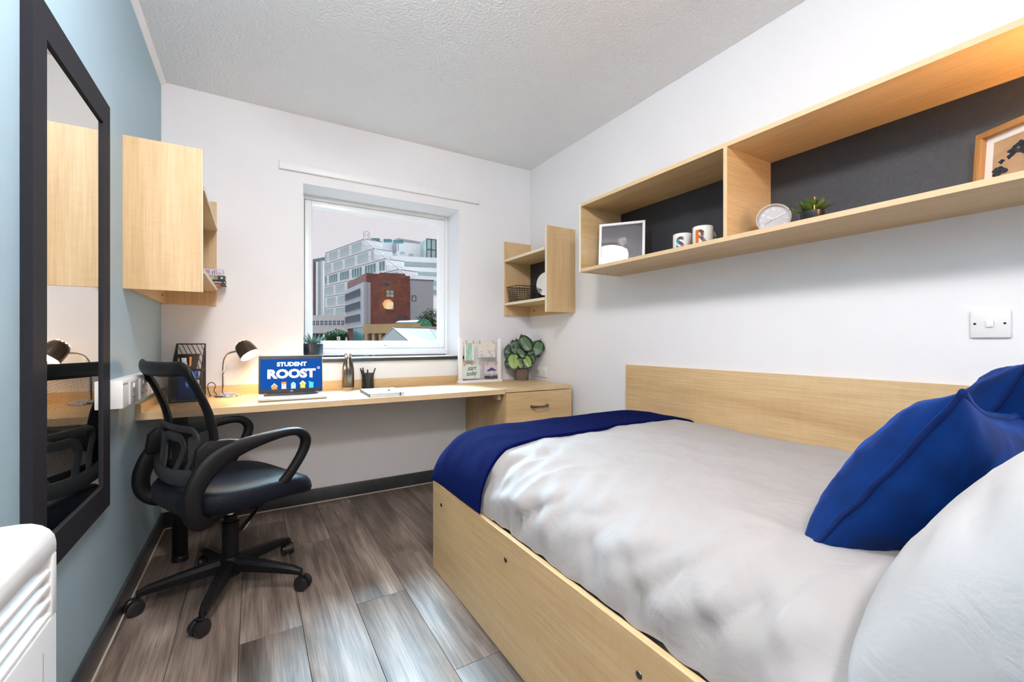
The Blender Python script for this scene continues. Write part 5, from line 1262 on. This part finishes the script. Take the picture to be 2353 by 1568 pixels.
# --- tan arcade
tn = root('tan_arcade', 'low tan stone arcade with tall piers in front of the brick block', 'building', E(-12, 48, GZ))
nA, nC = (-15.2, 46.0), (-9.3, 43.0)
b = B(); block(b, nA, nC, GZ, 1.9, 6); b.o('wall', BROWN, tn, 0)
for k in range(8): M_ = face_M(nA, nC, k / 7, GZ, .0); B().box(-.16, .16, 0, 6.3, 0, .35, M=M_).o('pier', TAN, tn, 0)
M_ = face_M(nA, nC, 0, 1.85, .0); B().box(-.3, 6.9, 0, .95, 0, .5, M=M_).o('parapet', TAN, tn, 0); B().box(-.3, 6.9, -2.2, -1.95, 0, .2, M=M_).o('sill_course', BROWN, tn, 0)
windows(tn, nA, nC, [((k + .5) / 7, .45) for k in range(7)], .42, 2.0, WGL, BROWN)
b = B(); block(b, nC, (nC[0] + 3.0, nC[1] + 1.2), GZ, 2.5, 5); b.o('end_bay', TAN, tn, 0)
# --- green barrel glass roof
gr_ = root('barrel_rooflight', 'green barrel-vaulted glass rooflight with an arched end beside the trees', 'rooflight', E(-10.2, 50, 2.4))
GRN = mat('green_frame', (.02, .23, .16), .5); GRR = mat('grey_green_roof', (.05, .065, .06), .4)
cA = Vector((-10.25, 50, 0)); rr_ = .95
def arch(t, o_, rad, dr=-6): return E(cA.x + rad * math.cos(t) + dr * o_ * .55, cA.y + o_ * 2.4, 2.45 + rad * 1.15 * math.sin(t))
b = B(); b.grid(lambda u, v: arch(PI * u, v, rr_ * .95), 14, 1); b.o('vault', GRR, gr_, 40, recalc=False)
b = B(); b.poly([arch(PI * t / 14, 0.005, rr_ * .93) for t in range(15)]); b.o('end_pane', WGT, gr_, 0, recalc=False)
b = B().tube([arch(PI * t / 16, -.01, rr_) for t in range(17)], .09, 6)
for t in (.25, .5, .75): b.cyl(arch(0, -.01, 0), arch(PI * t, -.01, rr_), .045, seg=6)
b.tube([arch(PI * t / 10, -.01, rr_ * .55) for t in range(11)], .045, 6); b.cyl(arch(0, -.01, rr_), arch(PI, -.01, rr_), .07, seg=6); b.o('end_arch', GRN, gr_)
b = B(); block(b, (cA.x - rr_, 50.1), (cA.x + rr_, 50.1), GZ, 2.45, 3); b.o('wall_below', TAN, gr_, 0)
# --- white marquee roof
mq = root('marquee_roof', 'white pitched marquee roof just outside the window', 'marquee', E(-5, 26, GZ))
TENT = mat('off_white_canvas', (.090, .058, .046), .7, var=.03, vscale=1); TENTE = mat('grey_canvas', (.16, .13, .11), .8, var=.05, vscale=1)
z0, z1 = .93, 1.85
gr = [E(-7.95, 25.5, z0), E(-5.55, 24.6, z0)]; ap = E(-7.35, 26.0, z1)
P1, P2, P3, P4 = E(-8.0, 25.6, z0 - .1), E(-5.55, 24.3, z0 - .1), E(-7.2, 26.2, z1), E(-3.4, 29.5, z1)
P5, P6 = E(-3.3, 29.5, z0 - .1), E(-3.0, 27.6, z0 - .1)
b = B(); mid = lambda t: (P3.lerp(P4, t), P2.lerp(P6, t))
for t0, t1 in ((0, .5), (.505, 1)):
    a_, c_ = mid(t0), mid(t1); b.poly([a_[0], a_[1], c_[1], c_[0]])
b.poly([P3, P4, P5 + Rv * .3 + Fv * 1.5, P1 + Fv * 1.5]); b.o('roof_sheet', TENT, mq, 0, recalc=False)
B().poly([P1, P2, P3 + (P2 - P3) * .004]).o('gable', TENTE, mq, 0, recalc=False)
for p, q2 in ((P1, P3), (P2, P3), (P3, P4)): B().cyl(p, q2, .02, seg=6).o('frame_pole', FRG, mq)
for p in (P1, P2, P5, P6): B().cyl(Vector((p.x, p.y, GZ)), p, .04, seg=6).o('pole', FRG, mq)
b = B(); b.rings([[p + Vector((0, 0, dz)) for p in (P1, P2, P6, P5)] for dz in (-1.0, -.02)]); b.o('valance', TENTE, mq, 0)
# --- trees
FOL = [noisecard('foliage_%d' % k, ((.3, [x * .55 for x in c]), (.7, c)), 3) for k, c in enumerate(((.010, .055, .006), (.020, .080, .010), (.035, .060, .016), (.055, .075, .028)))]
def tree(label, c, rad, hgt, n, ms, seed):
    rnd = random.Random(seed); t = root('tree', label, 'tree', (c.x, c.y, GZ), group='trees outside the window')
    B().cyl((c.x, c.y, GZ), (c.x, c.y, c.z - hgt * .3), .16, .10, 8).o('trunk', mat('bark', (.08, .06, .04), .9), t)
    for mi, m in enumerate(ms):
        V, Fc = [], []
        for k in range(n):
            while 1:
                p = Vector((rnd.uniform(-1, 1), rnd.uniform(-1, 1), rnd.uniform(-1, 1)))
                if .35 < p.length < 1: break
            lump = 1 + .22 * noise.noise(p * 2.6 + Vector((seed, 0, 0))); q = Vector((p.x * rad, p.y * rad, p.z * hgt)) * lump + c
            nn = (p + Vector((rnd.uniform(-.7, .7), rnd.uniform(-.7, .7), rnd.uniform(-.3, .9)))).normalized(); x = nn.orthogonal().normalized(); y = nn.cross(x); s2 = rnd.uniform(.09, .19) * rad / 2.4
            i0 = len(V); V += [q + x * s2, q + y * s2 * .6, q - x * s2, q - y * s2 * .6]; Fc.append((i0, i0 + 1, i0 + 2, i0 + 3))
        me = bpy.data.meshes.new('foliage'); me.from_pydata([tuple(v) for v in V], [], Fc); o_ = put('foliage', me, m, t, 0); o_['kind'] = 'stuff'
tree('round dense green tree in front of the low pale office', E(-28.2, 70, .9), 2.75, 1.95, 2600, FOL[:2], 2)
tree('loose pale green tree beside the barrel rooflight', E(-10.1, 53.5, 2.6), 2.0, 2.5, 2200, FOL[2:], 11)
tree('low green hedge tree between the round tree and the brick block', E(-25.3, 66, -.7), 2.0, 1.4, 1400, FOL[1:3], 5)
# --- street signs
RED = mat('sign_red', (.6, .03, .03), .5)
def sign(label, r_, f_, z, w_, h_, mark):
    s = root('street_sign', label, 'sign', E(r_, f_, GZ)); M_ = face_M((r_ - 1, f_), (r_ + 1, f_), .5, z, 0)
    B().cyl(E(r_, f_ + .05, GZ), E(r_, f_ + .05, z), .05, seg=8).o('post', FRG, s)
    p = B().box(-w_ / 2, w_ / 2, -h_ / 2, h_ / 2, 0, .04, M=M_).o('board', PRINTW, s, 0)
    if mark == 1:
        B().box(-w_ * .18, w_ * .18, -h_ * .22, h_ * .05, .04, .05, M=M_).o('red_mark', RED, p, 0); B().poly([M_ @ Vector((x, y, .05)) for x, y in ((-w_ * .2, h_ * .08), (w_ * .2, h_ * .08), (0, h_ * .3))]).o('red_mark', RED, p, 0, recalc=False)
    if mark == 2: B().box(-w_ * .35, w_ * .35, 0, h_ * .38, .04, .05, M=M_).o('red_mark', RED, p, 0)
sign('white street sign with a red house mark outside the window', -20.0, 50, 1.37, .36, .38, 1)
sign('narrow white sign on a grey post near the round tree', -21.7, 50, 1.65, .16, .42, 0)
sign('small white and red sign at the corner of the brick block', -19.1, 50, 1.3, .20, .40, 2)
